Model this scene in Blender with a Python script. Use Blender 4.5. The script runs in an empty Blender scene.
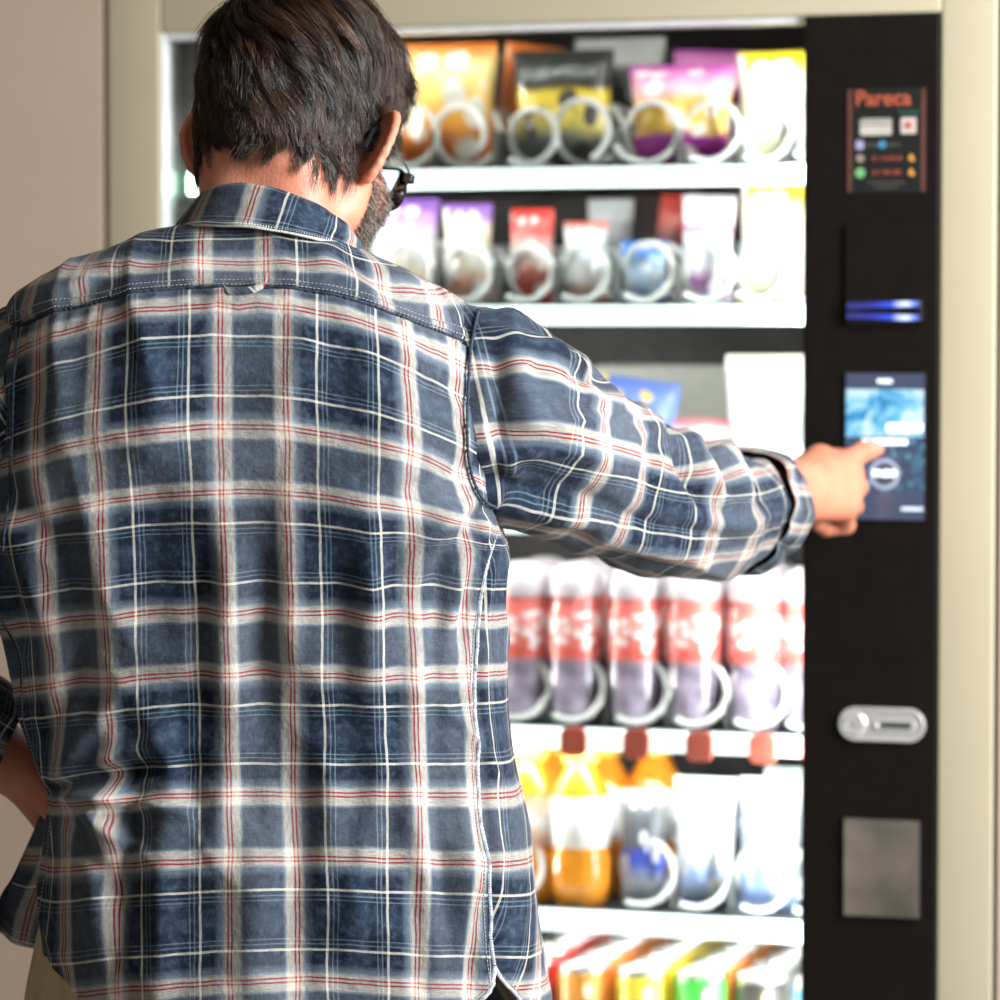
import bpy, bmesh, math, random
import numpy as np
from mathutils import Vector, noise as mnoise
R = math.radians
PI = math.pi
random.seed(7)
rng = np.random.default_rng(7)
col = bpy.context.scene.collection

# ------------------------------------------------------------------ camera
CAM = np.array((1.143, -3.519, 1.5)); YAW = R(18); PITCH = R(2.55); FPX = 3700.0
cam_data = bpy.data.cameras.new('camera')
cam = bpy.data.objects.new('camera', cam_data); col.objects.link(cam)
cam.location = CAM; cam.rotation_euler = (R(90) - PITCH, 0, YAW)
cam_data.sensor_width = 36; cam_data.lens = 36 * FPX / 1000
cam_data.clip_start = 0.05
cam_data.dof.use_dof = True
cam_data.dof.focus_distance = 3.03
cam_data.dof.aperture_fstop = 3.6
bpy.context.scene.camera = cam
sc = bpy.context.scene
sc.view_settings.view_transform = 'Standard'
sc.view_settings.look = 'None'
sc.view_settings.exposure = 0.0
sc.view_settings.gamma = 1.0
sc.view_settings.use_curve_mapping = False

# ------------------------------------------------------------------ helpers
def link(o, parent=None):
    col.objects.link(o)
    if parent is not None: o.parent = parent
    return o

def empty(name, loc=(0, 0, 0), rz=0, parent=None):
    o = bpy.data.objects.new(name, None); link(o, parent)
    o.empty_display_size = 0.05
    o.location = loc; o.rotation_euler = (0, 0, rz)
    return o

def tag(o, label=None, cat=None, group=None, kind=None):
    if label: o['label'] = label
    if cat: o['category'] = cat
    if group: o['group'] = group
    if kind: o['kind'] = kind
    return o

def mesh_obj(name, verts, faces, mat, parent=None, smooth=True, uv=None, mats=None, fmat=None):
    me = bpy.data.meshes.new(name)
    if isinstance(verts, np.ndarray): verts = verts.tolist()
    if isinstance(faces, np.ndarray): faces = faces.tolist()
    me.from_pydata(verts, [], faces)
    me.polygons.foreach_set('use_smooth', [smooth] * len(me.polygons))
    if mats:
        for m in mats: me.materials.append(m)
        if fmat is not None: me.polygons.foreach_set('material_index', fmat)
    else: me.materials.append(mat)
    if uv is not None:
        lay = me.uv_layers.new(name='UVMap')
        vi = np.zeros(len(me.loops), dtype=np.int32); me.loops.foreach_get('vertex_index', vi)
        lay.data.foreach_set('uv', np.asarray(uv, dtype=np.float32)[vi].ravel())
    me.update()
    return link(bpy.data.objects.new(name, me), parent)

class MB:
    """collects boxes, tubes, lathes into one mesh"""
    def __init__(s): s.v = []; s.f = []
    def add(s, v, f):
        n = len(s.v); s.v += [tuple(float(c) for c in p) for p in v]; s.f += [tuple(int(i) + n for i in q) for q in f]; return s
    def box(s, x0, y0, z0, x1, y1, z1, b=0.0):
        if b <= 0:
            v = [(x, y, z) for x in (x0, x1) for y in (y0, y1) for z in (z0, z1)]
            f = [(0, 1, 3, 2), (4, 6, 7, 5), (0, 4, 5, 1), (2, 3, 7, 6), (0, 2, 6, 4), (1, 5, 7, 3)]
            return s.add(v, f)
        bm = bmesh.new(); bmesh.ops.create_cube(bm, size=1)
        for w in bm.verts:
            w.co = ((x0 + x1) / 2 + w.co.x * (x1 - x0), (y0 + y1) / 2 + w.co.y * (y1 - y0), (z0 + z1) / 2 + w.co.z * (z1 - z0))
        bmesh.ops.bevel(bm, geom=bm.edges[:], offset=b, segments=3, profile=0.6, affect='EDGES')
        bm.verts.index_update()
        s.add([tuple(w.co) for w in bm.verts], [[w.index for w in q.verts] for q in bm.faces]); bm.free(); return s
    def tube(s, pts, r, n=10, cap=True, closed=False):
        pts = [Vector(p) for p in pts]; N = len(pts)
        rs = r if hasattr(r, '__len__') else [r] * N
        v = []; f = []; up = None
        for i, p in enumerate(pts):
            a = pts[(i - 1) % N] if (i > 0 or closed) else p; b = pts[(i + 1) % N] if (i < N - 1 or closed) else p
            t = (b - a).normalized()
            if up is None:
                up = Vector((0, 0, 1)) if abs(t.z) < .9 else Vector((1, 0, 0))
            x = t.cross(up).normalized(); up = x.cross(t).normalized()
            for k in range(n):
                an = 2 * PI * k / n; v.append(p + (x * math.cos(an) + up * math.sin(an)) * rs[i])
        for i in range(N if closed else N - 1):
            j = (i + 1) % N
            for k in range(n):
                l = (k + 1) % n; f.append((i * n + k, i * n + l, j * n + l, j * n + k))
        if cap and not closed:
            f.append(tuple(range(n))[::-1]); f.append(tuple((N - 1) * n + k for k in range(n)))
        return s.add(v, f)
    def lathe(s, prof, c=(0, 0, 0), n=28, axis='z'):
        v = []; f = []; N = len(prof)
        for (r, h) in prof:
            for k in range(n):
                an = 2 * PI * k / n; x, y = r * math.cos(an), r * math.sin(an)
                v.append((c[0] + x, c[1] + y, c[2] + h) if axis == 'z' else (c[0] + x, c[1] - h, c[2] + y))
        for i in range(N - 1):
            for k in range(n):
                l = (k + 1) % n; f.append((i * n + k, i * n + l, (i + 1) * n + l, (i + 1) * n + k))
        f.append(tuple(range(n))[::-1]); f.append(tuple((N - 1) * n + k for k in range(n)))
        return s.add(v, f)
    def prism(s, outline, y0, y1):
        """outline in x,z extruded from y0 to y1"""
        n = len(outline)
        v = [(x, y0, z) for x, z in outline] + [(x, y1, z) for x, z in outline]
        f = [tuple(range(n)), tuple(range(2 * n - 1, n - 1, -1))] + [(i, i + n, (i + 1) % n + n, (i + 1) % n) for i in range(n)]
        return s.add(v, f)
    def build(s, name, mat, parent=None, smooth=False):
        o = mesh_obj(name, s.v, s.f, mat, parent, smooth)
        bm = bmesh.new(); bm.from_mesh(o.data); bmesh.ops.recalc_face_normals(bm, faces=bm.faces[:]); bm.to_mesh(o.data); bm.free()
        if smooth: o.data.set_sharp_from_angle(angle=R(38))
        return o

def copy_tree(o, parent=None):
    c = o.copy(); col.objects.link(c)
    if parent is not None: c.parent = parent
    for ch in list(o.children): copy_tree(ch, c)
    return c

# ------------------------------------------------------------------ materials
def new_mat(name):
    m = bpy.data.materials.new(name); m.use_nodes = True
    return m, m.node_tree.nodes, m.node_tree.links, m.node_tree.nodes['Principled BSDF']

def C4(c): return (c[0], c[1], c[2], 1)

def mat(name, c, rough=.5, metal=0, var=.08, scale=30, bump=0, spec=.5, coat=0, trans=0, ior=1.45, alpha=1, sss=0, tex='Object'):
    m, N, Lk, B = new_mat(name)
    tc = N.new('ShaderNodeTexCoord'); nz = N.new('ShaderNodeTexNoise'); nz.inputs['Scale'].default_value = scale; nz.inputs['Detail'].default_value = 4
    Lk.new(tc.outputs[tex], nz.inputs['Vector'])
    r = N.new('ShaderNodeValToRGB'); r.color_ramp.elements[0].position = .3; r.color_ramp.elements[1].position = .7
    r.color_ramp.elements[0].color = C4([x * (1 - var) for x in c]); r.color_ramp.elements[1].color = C4([min(1, x * (1 + var)) for x in c])
    Lk.new(nz.outputs['Fac'], r.inputs['Fac']); Lk.new(r.outputs['Color'], B.inputs['Base Color'])
    B.inputs['Roughness'].default_value = rough; B.inputs['Metallic'].default_value = metal
    B.inputs['Specular IOR Level'].default_value = spec; B.inputs['Coat Weight'].default_value = coat
    B.inputs['Transmission Weight'].default_value = trans; B.inputs['IOR'].default_value = ior; B.inputs['Alpha'].default_value = alpha
    if sss: B.inputs['Subsurface Weight'].default_value = sss; B.inputs['Subsurface Radius'].default_value = (.012, .004, .002); B.inputs['Subsurface Scale'].default_value = 1
    if bump:
        b = N.new('ShaderNodeBump'); b.inputs['Strength'].default_value = bump; b.inputs['Distance'].default_value = .001
        Lk.new(nz.outputs['Fac'], b.inputs['Height']); Lk.new(b.outputs['Normal'], B.inputs['Normal'])
    return m

def emit(name, c, s):
    m, N, Lk, B = new_mat(name)
    B.inputs['Base Color'].default_value = C4(c); B.inputs['Emission Color'].default_value = C4(c); B.inputs['Emission Strength'].default_value = s
    return m

def mat_clear(name, tint, amount=.25, rough=.03, ior=1.45):
    """thin clear plastic or glass: mostly see-through with a glossy skin"""
    m, N, Lk, B = new_mat(name); N.remove(B)
    out = [n for n in N if n.type == 'OUTPUT_MATERIAL'][0]
    t = N.new('ShaderNodeBsdfTransparent'); t.inputs['Color'].default_value = C4(tint)
    g = N.new('ShaderNodeBsdfGlossy'); g.inputs['Roughness'].default_value = rough
    fr = N.new('ShaderNodeFresnel'); fr.inputs['IOR'].default_value = ior
    mx = N.new('ShaderNodeMixShader'); Lk.new(fr.outputs[0], mx.inputs[0]); Lk.new(t.outputs[0], mx.inputs[1]); Lk.new(g.outputs[0], mx.inputs[2])
    last = mx
    if amount:
        d = N.new('ShaderNodeBsdfDiffuse'); d.inputs['Color'].default_value = C4(tint)
        m2 = N.new('ShaderNodeMixShader'); m2.inputs[0].default_value = amount
        Lk.new(mx.outputs[0], m2.inputs[1]); Lk.new(d.outputs[0], m2.inputs[2]); last = m2
    Lk.new(last.outputs[0], out.inputs['Surface'])
    return m

def mat_pack(name, stops, patch=None, patch_scale=3.0, cover=.5, rough=.28, distort=.12):
    """printed foil: bands of colour up the pack, with patches of print and painted glare"""
    m, N, Lk, B = new_mat(name)
    tc = N.new('ShaderNodeTexCoord'); nz = N.new('ShaderNodeTexNoise'); nz.inputs['Scale'].default_value = 2.2
    Lk.new(tc.outputs['Generated'], nz.inputs['Vector'])
    sp = N.new('ShaderNodeSeparateXYZ'); Lk.new(tc.outputs['Generated'], sp.inputs[0])
    ma = N.new('ShaderNodeMath'); ma.operation = 'MULTIPLY_ADD'; ma.inputs[1].default_value = distort; Lk.new(nz.outputs['Fac'], ma.inputs[0]); Lk.new(sp.outputs['Z'], ma.inputs[2])
    sb = N.new('ShaderNodeMath'); sb.operation = 'SUBTRACT'; sb.inputs[1].default_value = distort * .5; Lk.new(ma.outputs[0], sb.inputs[0])
    r = N.new('ShaderNodeValToRGB'); e = r.color_ramp.elements
    e[0].position = stops[0][0]; e[0].color = C4(stops[0][1]); e[1].position = stops[-1][0]; e[1].color = C4(stops[-1][1])
    for p, c in stops[1:-1]:
        q = e.new(p); q.color = C4(c)
    Lk.new(sb.outputs[0], r.inputs['Fac']); outc = r.outputs['Color']
    if patch:
        vo = N.new('ShaderNodeTexVoronoi'); vo.inputs['Scale'].default_value = patch_scale; Lk.new(tc.outputs['Generated'], vo.inputs['Vector'])
        cr = N.new('ShaderNodeValToRGB'); cr.color_ramp.elements[0].position = cover * .8; cr.color_ramp.elements[1].position = cover
        cr.color_ramp.elements[0].color = (1, 1, 1, 1); cr.color_ramp.elements[1].color = (0, 0, 0, 1)
        Lk.new(vo.outputs['Distance'], cr.inputs['Fac'])
        mx = N.new('ShaderNodeMix'); mx.data_type = 'RGBA'; Lk.new(cr.outputs['Color'], mx.inputs['Factor'])
        Lk.new(outc, mx.inputs[6]); mx.inputs[7].default_value = C4(patch); outc = mx.outputs[2]
    Lk.new(outc, B.inputs['Base Color']); B.inputs['Roughness'].default_value = rough; B.inputs['Specular IOR Level'].default_value = .7
    n2 = N.new('ShaderNodeTexNoise'); n2.inputs['Scale'].default_value = 9; n2.inputs['Detail'].default_value = 3; Lk.new(tc.outputs['Generated'], n2.inputs['Vector'])
    b = N.new('ShaderNodeBump'); b.inputs['Strength'].default_value = .5; b.inputs['Distance'].default_value = .004; Lk.new(n2.outputs['Fac'], b.inputs['Height']); Lk.new(b.outputs['Normal'], B.inputs['Normal'])
    return m

M = {}
M['wall'] = mat('painted_wall', (.46, .345, .262), .75, var=.025, scale=14, bump=.15)
M['floor'] = mat('grey_floor', (.32, .30, .28), .5, var=.1, scale=5)
M['shell'] = mat('cream_enamel', (.40, .345, .235), .45, var=.02, scale=8)
M['gap'] = mat('dark_gap', (.07, .055, .04), .8)
M['jamb'] = mat('bright_trim', (.80, .80, .80), .25, metal=.3)
M['black'] = mat('black_panel', (.0065, .0048, .0038), .45, var=.15, scale=60, bump=.1, spec=.16)
M['black_gloss'] = mat('black_plastic', (.008, .007, .007), .22)
M['inside'] = mat('dark_liner', (.014, .012, .012), .45)
M['tray'] = mat('tray_steel', (.06, .07, .085), .35, metal=.4)
M['divider'] = mat('divider_steel', (.18, .18, .17), .4, metal=.3)
M['coil'] = mat('white_coil', (.86, .88, .84), .25, var=.02)
M['silver'] = mat('brushed_silver', (.56, .54, .52), .38, metal=.55, var=.05, scale=80)
M['silver_hi'] = mat('polished_silver', (.75, .74, .72), .25, metal=.6)
M['chrome'] = mat('painted_reflection_glass', (.30, .26, .215), .16, metal=.7, var=.35, scale=16)  # grey-brown tone puts the room's reflection into the glass colour
M['glass'] = mat_clear('pane_glass', (.97, .985, .98), 0, .0)
M['rail'] = emit('lit_price_rail', (.84, 1.0, 1.0), 1.35)
M['led'] = emit('led_tube', (.95, 1, 1), 6)

# ------------------------------------------------------------------ setting
def structure(o): o['kind'] = 'structure'; return o
structure(MB().box(-3.2, -5.0, -.1, 3.2, 1.2, 0).build('floor', M['floor']))
w = MB()
w.box(-3.2, .0, 0, -.4325, .12, 2.7); w.box(.5035, .0, 0, 3.2, .12, 2.7); w.box(-.4325, .0, 1.885, .5035, .12, 2.7)
structure(w.build('wall_back', M['wall']))

# ------------------------------------------------------------------ vending machine
VM = tag(empty('vending_machine', (0, 0, 0)), 'tall cream and black vending machine with a lit glass front, in the wall niche', 'vending machine')
X0, X1, GX, PX = -.4267, .4985, .3105, .444     # outer left, outer right, glass/panel border, panel right
ZT, ZB = 1.809, .50                             # glass top and bottom
s = MB()
s.box(X0, .03, .02, X0 + .018, .85, 1.88); s.box(X1 - .018, .03, .02, X1, .85, 1.88)
s.box(X0, .03, 1.86, X1, .85, 1.88); s.box(X0, .03, .02, X1, .85, .06); s.box(X0, .835, .02, X1, .85, 1.88)
s.build('cabinet_shell', M['shell'], VM)
s = MB()
s.box(X0, 0, .05, -.367, .03, 1.88, .003); s.box(PX, 0, .05, X1, .03, 1.88, .003)
s.box(-.3672, 0, ZT, PX + .0002, .03, 1.88, .003); s.box(-.3672, 0, .05, PX + .0002, .03, ZB - .04, .003)
s.build('door_frame', M['shell'], VM, True)
s = MB()
s.box(-.3670, .002, ZB - .04, -.3645, .028, ZT); s.box(-.3645, .004, ZT - .006, GX, .028, ZT)
s.build('window_trim', M['jamb'], VM)
MB().box(-.366, .020, ZB - .04, GX + .004, .025, ZT - .001).build('glass_pane', M['glass'], VM)
s = MB()
s.box(-.372, .034, .45, -.366, .78, 1.84); s.box(.425, .034, .45, .431, .78, 1.84)
s.box(-.372, .034, 1.835, .431, .78, 1.841); s.box(-.372, .774, .45, .431, .78, 1.84); s.box(-.372, .034, .445, .431, .78, .45)
s.build('inner_liner', M['inside'], VM)
MB().box(-.366, .004, .05, PX, .10, .46, .002).build('delivery_panel', M['black'], VM)
s = MB(); s.lathe([(.0, 0), (.006, .0), (.006, .004), (.003, .006), (0, .0062)], (-.33, .79, 1.70), 14, 'y')
MB().tube([(GX + .012, .045, .52), (GX + .012, .045, 1.80)], .007).build('lamp_tube', M['led'], VM, True)

# control panel
CP = MB().box(GX, -.004, ZB - .04, PX - .0005, .03, ZT - .0005, .002).build('control_panel', M['black'], VM)
F = -.0045   # face of the panel
def part(name, mb, m, smooth=False, parent=None): return mb.build(name, m, parent or CP, smooth)
def rrect(x0, z0, x1, z1, r, n=8):
    pts = []
    for cx, cz, a0 in ((x1 - r, z1 - r, 0), (x0 + r, z1 - r, 90), (x0 + r, z0 + r, 180), (x1 - r, z0 + r, 270)):
        for k in range(n + 1):
            a = R(a0 + 90 * k / n); pts.append((cx + r * math.cos(a), cz + r * math.sin(a)))
    return pts
def text(body, size, x, z, y, m, parent, name='lettering', bold=.0, align='CENTER', sx=1.0, ext=.0003):
    cu = bpy.data.curves.new('lettering', 'FONT'); cu.body = body; cu.size = size; cu.extrude = ext; cu.offset = bold; cu.align_x = align; cu.align_y = 'CENTER'
    t = bpy.data.objects.new('lettering', cu); col.objects.link(t)
    dg = bpy.context.evaluated_depsgraph_get(); me = bpy.data.meshes.new_from_object(t.evaluated_get(dg))
    bpy.data.objects.remove(t)
    me.materials.clear(); me.materials.append(m)
    for v in me.vertices:
        a, b, c = v.co; v.co = (x + a * sx, y - c, z + b)
    o = bpy.data.objects.new(name, me); return link(o, parent)

# information sticker
st = part('information_sticker', MB().box(.3535, F - .0006, 1.637, .4312, F, 1.7375), mat('sticker_black', (.005, .006, .005), .5))
M['rust'] = mat('rust_print', (.10, .035, .024), .5, var=.15, scale=90)
M['orange_print'] = mat('orange_print', (.36, .075, .035), .5, var=.1, scale=90)
M['cream_print'] = mat('cream_print', (.40, .37, .31), .5)
M['teal_print'] = mat('teal_print', (.03, .12, .11), .5)
M['grey_print'] = mat('grey_print', (.11, .10, .09), .6)
y = F - .0009
for a, b in ((.3545, .3582), (.4266, .4303)): part('border_stripe', MB().box(a, y, 1.638, b, F - .0006, 1.7365), M['rust'], parent=st)
text('Pareca', .0205, .3890, 1.7275, y, M['orange_print'], st, bold=.00035, sx=1.0)
text('Vending', .006, .4135, 1.7145, y, M['teal_print'], st)
s = MB().prism(rrect(.3665, 1.6925, .3975, 1.7085, .002), y, F - .0006); part('card_graphic', s, M['cream_print'], parent=st)
s = MB().box(.3675, y - .0003, 1.7020, .3965, y, 1.7035).box(.3675, y - .0003, 1.7060, .3965, y, 1.7072); part('card_stripe', s, M['grey_print'], parent=st)
s = MB().prism(rrect(.4065, 1.6935, .4215, 1.7090, .001), y, F - .0006); part('offer_square', s, mat('pink_white_print', (.50, .40, .36), .5), parent=st)
s = MB().lathe([(0, 0), (.0036, 0), (.0036, .0003), (0, .0003)], (.4135, y, 1.7015), 10, 'y'); part('offer_mark', s, M['orange_print'], parent=st)
s = MB().prism(rrect(.3625, 1.6790, .3700, 1.6875, .001), y, F - .0006); part('social_logo', s, mat('lilac_print', (.28, .28, .42), .5), parent=st)
text('f', .007, .3664, 1.6832, y - .0004, M['cream_print'], st)
text('pareca', .0055, .3775, 1.6835, y, M['grey_print'], st)
s = MB().lathe([(0, 0), (.0038, 0), (.0038, .0003), (0, .0003)], (.3885, y + .0001, 1.6835), 14, 'y'); part('social_logo', s, mat('blue_print', (.04, .20, .34), .5), parent=st)
text('pareca', .0055, .3985, 1.6835, y, M['grey_print'], st)
s = MB().lathe([(0, 0), (.0040, 0), (.0040, .0003), (0, .0003)], (.3668, y + .0001, 1.6705), 14, 'y'); part('telephone_logo', s, mat('tan_print', (.25, .19, .16), .5), parent=st)
s = MB().lathe([(0, 0), (.0050, 0), (.0050, .0003), (0, .0003)], (.3668, y + .0001, 1.6565), 14, 'y'); part('message_logo', s, mat('green_print', (.14, .36, .13), .5), parent=st)
text('91 118 48 04', .0062, .3930, 1.6700, y, M['orange_print'], st, sx=.9)
text('611 390 300', .0062, .3925, 1.6565, y, M['orange_print'], st, sx=.9)
for z in (1.6705, 1.6565):
    s = MB().prism([(.4135, z - .001), (.4165, z + .0045), (.4205, z - .0015), (.4180, z - .0042)], y, F - .0006); part('pointing_hand_print', s, mat('amber_print', (.50, .22, .04), .5), parent=st)
text('Servicio de asistencia', .0040, .3925, 1.6470, y, M['grey_print'], st)
text('y reclamaciones', .0036, .3925, 1.6425, y, M['grey_print'], st)

# banknote reader
br = part('banknote_reader', MB().prism(rrect(.3535, 1.5085, .4312, 1.6075, .003), F - .0035, F + .002), M['black'])
part('slot_recess', MB().box(.3545, F - .006, 1.5125, .4285, F - .003, 1.5345, .001), M['black_gloss'], parent=br)
m, N, Lk, B = new_mat('blue_slot_light')
tc = N.new('ShaderNodeTexCoord'); sp = N.new('ShaderNodeSeparateXYZ'); Lk.new(tc.outputs['Generated'], sp.inputs[0])
r = N.new('ShaderNodeValToRGB'); e = r.color_ramp.elements; e[0].color = (.03, .03, .22, 1); e[1].position = 1; e[1].color = (.10, .16, .9, 1)
for p, c in ((.35, (.02, .03, .45)), (.62, (.03, .12, 1.2)), (.76, (1.1, 1.3, 2.2)), (.84, (1.3, 1.5, 2.4)), (.92, (.35, .5, 1.6))):
    q = e.new(p); q.color = C4(c)
Lk.new(sp.outputs['X'], r.inputs['Fac']); Lk.new(r.outputs['Color'], B.inputs['Emission Color']); B.inputs['Emission Strength'].default_value = .9; B.inputs['Base Color'].default_value = (.01, .01, .03, 1)
M['slot'] = m
for sgn, nm in ((1, 'upper'), (-1, 'lower')):
    zc = 1.5235 + sgn * .0040
    s = MB().prism([(.3555, zc + .0035 * sgn), (.3555, zc - .0022 * sgn), (.3590, zc - .0022 * sgn), (.4130, zc + .0002 * sgn), (.4265, zc + .0002 * sgn), (.4265, zc + .0050 * sgn), (.4100, zc + .0050 * sgn)], F - .0075, F - .006)
    part('slot_light', s, M['slot'], parent=br)
part('note_slot', MB().box(.357, F - .0072, 1.5222, .424, F - .006, 1.5248), M['black_gloss'], parent=br)

# touch screen
sr = part('touch_screen', MB().box(.3530, F - .0016, 1.3208, .4320, F, 1.4642, .0006), M['black_gloss'])
m, N, Lk, B = new_mat('screen_backdrop')
tc = N.new('ShaderNodeTexCoord'); vo = N.new('ShaderNodeTexVoronoi'); vo.inputs['Scale'].default_value = 125; Lk.new(tc.outputs['Object'], vo.inputs['Vector'])
r = N.new('ShaderNodeValToRGB'); e = r.color_ramp.elements; e[0].color = (.20, .55, .70, 1); e[1].position = .75; e[1].color = (.040, .055, .10, 1); q = e.new(.3); q.color = (.05, .15, .23, 1)
Lk.new(vo.outputs['Distance'], r.inputs['Fac'])
sp = N.new('ShaderNodeSeparateXYZ'); Lk.new(tc.outputs['Generated'], sp.inputs[0])
r2 = N.new('ShaderNodeValToRGB'); e = r2.color_ramp.elements; e[0].position = .16; e[0].color = (0, 0, 0, 1); e[1].position = .26; e[1].color = (1, 1, 1, 1)
for p, c in ((.60, 1), (.68, 0)): q = e.new(p); q.color = (c, c, c, 1)
Lk.new(sp.outputs['Z'], r2.inputs['Fac'])
mx = N.new('ShaderNodeMix'); mx.data_type = 'RGBA'; Lk.new(r2.outputs['Color'], mx.inputs['Factor']); mx.inputs[6].default_value = (.055, .075, .125, 1); Lk.new(r.outputs['Color'], mx.inputs[7])
B.inputs['Base Color'].default_value = (.01, .01, .02, 1); Lk.new(mx.outputs[2], B.inputs['Emission Color']); B.inputs['Emission Strength'].default_value = 1.25; B.inputs['Roughness'].default_value = .2
part('display', MB().box(.3540, F - .0022, 1.3218, .4310, F - .0014, 1.4632), m, parent=sr)
m, N, Lk, B = new_mat('screen_picture')
tc = N.new('ShaderNodeTexCoord'); mp = N.new('ShaderNodeMapping'); Lk.new(tc.outputs['Generated'], mp.inputs['Vector']); mp.inputs['Location'].default_value = (.3, .0, .1); mp.inputs['Scale'].default_value = (2.3, 1, 1.5)
nz = N.new('ShaderNodeTexNoise'); nz.inputs['Scale'].default_value = 1.7; nz.inputs['Distortion'].default_value = 1.3; Lk.new(mp.outputs[0], nz.inputs['Vector'])
r = N.new('ShaderNodeValToRGB'); e = r.color_ramp.elements; e[0].position = .3; e[0].color = (.02, .25, .52, 1); e[1].position = .62; e[1].color = (.70, .9, 1, 1); q = e.new(.47); q.color = (.20, .62, .92, 1)
Lk.new(nz.outputs['Fac'], r.inputs['Fac']); Lk.new(r.outputs['Color'], B.inputs['Emission Color']); B.inputs['Emission Strength'].default_value = 1.1; B.inputs['Base Color'].default_value = (.01, .02, .03, 1)
part('picture', MB().box(.3543, F - .0026, 1.4020, .4305, F - .0022, 1.4478), m, parent=sr)
M['screen_white'] = emit('screen_white', (.80, .95, 1), 1.0)
part('caption_bar', MB().prism(rrect(.3700, 1.3945, .4150, 1.3997, .002), F - .0028, F - .0022), M['screen_white'], parent=sr)
part('picture_banner', MB().box(.394, F - .0029, 1.4070, .4300, F - .0026, 1.4150), M['screen_white'], parent=sr)
part('button_ring', MB().lathe([(0, 0), (.0150, 0), (.0150, .0003), (0, .0003)], (.3925, F - .0022, 1.3660), 30, 'y'), emit('ring_light', (.20, .24, .31), 1), parent=sr)
part('button_disc', MB().lathe([(0, 0), (.0112, 0), (.0112, .0003), (0, .0003)], (.3925, F - .0026, 1.3660), 30, 'y'), emit('disc_dark', (.035, .035, .055), 1), parent=sr)
text('PAGO', .0085, .3925, 1.3665, F - .0031, M['screen_white'], sr, bold=.0006)
text('PAGO', .0052, .3925, 1.4555, F - .0024, M['screen_white'], sr, bold=.0003)
text('CANCELAR', .0042, .4195, 1.3325, F - .0024, M['screen_white'], sr, bold=.0001)
# screen contents are drawn up to the print scale; coin plate below
cp = part('coin_plate', MB().prism(rrect(.3482, 1.1065, .4335, 1.1395, .0164, 12), F - .004, F + .001), M['silver'], smooth=True)
part('plate_rim', MB().tube([(x, F - .004, z) for x, z in rrect(.3500, 1.1083, .4317, 1.1377, .0146, 12)], .0013, 8, closed=True), M['silver_hi'], True, cp)
part('release_button', MB().lathe([(0, 0), (.0118, 0), (.0118, .001), (.0102, .0025), (.0070, .0025), (.0058, .0012), (0, .0012)], (.3645, F - .004, 1.1230), 28, 'y'), M['silver_hi'], True, cp)
part('button_centre', MB().lathe([(0, 0), (.0052, 0), (.0048, .0016), (0, .002)], (.3645, F - .0052, 1.1230), 20, 'y'), M['silver'], True, cp)
part('slot_bezel', MB().prism(rrect(.3835, 1.1190, .4235, 1.1275, .0035), F - .0055, F - .004), M['silver_hi'], parent=cp)
part('coin_slot', MB().prism(rrect(.3895, 1.1210, .4205, 1.1255, .001), F - .0062, F - .0045), M['black_gloss'], parent=cp)
part('slot_light', MB().lathe([(0, 0), (.0022, 0), (.0022, .0006), (0, .0009)], (.3870, F - .0056, 1.1222), 12, 'y'), mat('white_button', (.85, .85, .83), .3), True, cp)
fl = part('coin_return_window', MB().box(.3530, F - .003, .9345, .4302, F + .001, 1.0320, .001), M['black_gloss'])
part('window_glass', MB().box(.3545, F - .0042, .9360, .4287, F - .003, 1.0305), M['chrome'], parent=fl)
for z in (1.186, 1.293, 1.082, 1.487): part('panel_groove', MB().box(.350, F - .0004, z - .0006, .4335, F + .0002, z + .0006), M['black_gloss'])

# trays, rails, dividers, coils
def coil_mesh(R0, turns, pitch, r=.0034, ph=0.0, y0=0):
    pts = []; n = int(turns * 26)
    for k in range(n + 1):
        a = ph + 2 * PI * k / 26; pts.append((R0 * math.cos(a), y0 + pitch * k / 26, R0 * math.sin(a)))
    return MB().tube(pts, r, 7)
def tray(z, coils, r=.031, tags=None, div=True, rail_h=.0195, turns=7):
    t = MB().box(-.362, .078, z - .006, .424, .70, z - .002).build('tray', M['tray'], VM)
    MB().box(-.362, .055, z - rail_h - .001, .424, .078, z - .001, .003).build('lit_rail', M['rail'], t)
    xs = [c[0] for c in coils]
    if div:
        dv = sorted(set(round((a + b) / 2, 4) for a, b in zip(xs[:-1], xs[1:]) if b - a > .056))
        for x in dv: MB().box(x - .0008, .10, z - .002, x + .0008, .68, z + .040).build('divider', M['divider'], t)
    for c in coils:
        ph = R(c[1]); rr = c[2] if len(c) > 2 else r
        o = coil_mesh(rr, turns, .052, ph=ph).build('coil', M['coil'], t, True)
        o.location = (c[0], .088, z + rr + .0045)
    return t
TZ = [1.670, 1.531, 1.320, 1.1015, .915, .745]
trays = [
 tray(TZ[0], [(-.27, 200), (-.20, 340), (-.136, 200), (-.078, -30), (-.003, 235, .0285), (.052, -60, .0325), (.122, 205), (.187, 235, .0305), (.2436, 235, .028), (.30, 230)]),
 tray(TZ[1], [(-.28, 230), (-.21, 230), (-.14, 230), (-.0728, 235, .0285), (-.006, 235, .0275), (.0538, 235, .0275), (.1203, 230, .029), (.184, 230, .029), (.2389, 230, .0275), (.285, 230, .0275)]),
 tray(TZ[2], [(-.28, 230), (-.20, 230), (-.12, 230), (-.03, 230), (.06, 230), (.14, 230), (.225, 230), (.285, 230)]),
 tray(TZ[3], [(-.28, 230), (-.20, 230), (-.10, 230), (-.014, 230), (.0456, 235), (.1137, 235), (.1757, 235), (.2381, 235), (.2920, 235)]),
 tray(TZ[4], [(-.28, 230), (-.20, 230), (-.12, 230), (-.02, 235), (.1203, 240), (.1783, 240), (.2429, 240), (.2976, 240)]),
]
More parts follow.
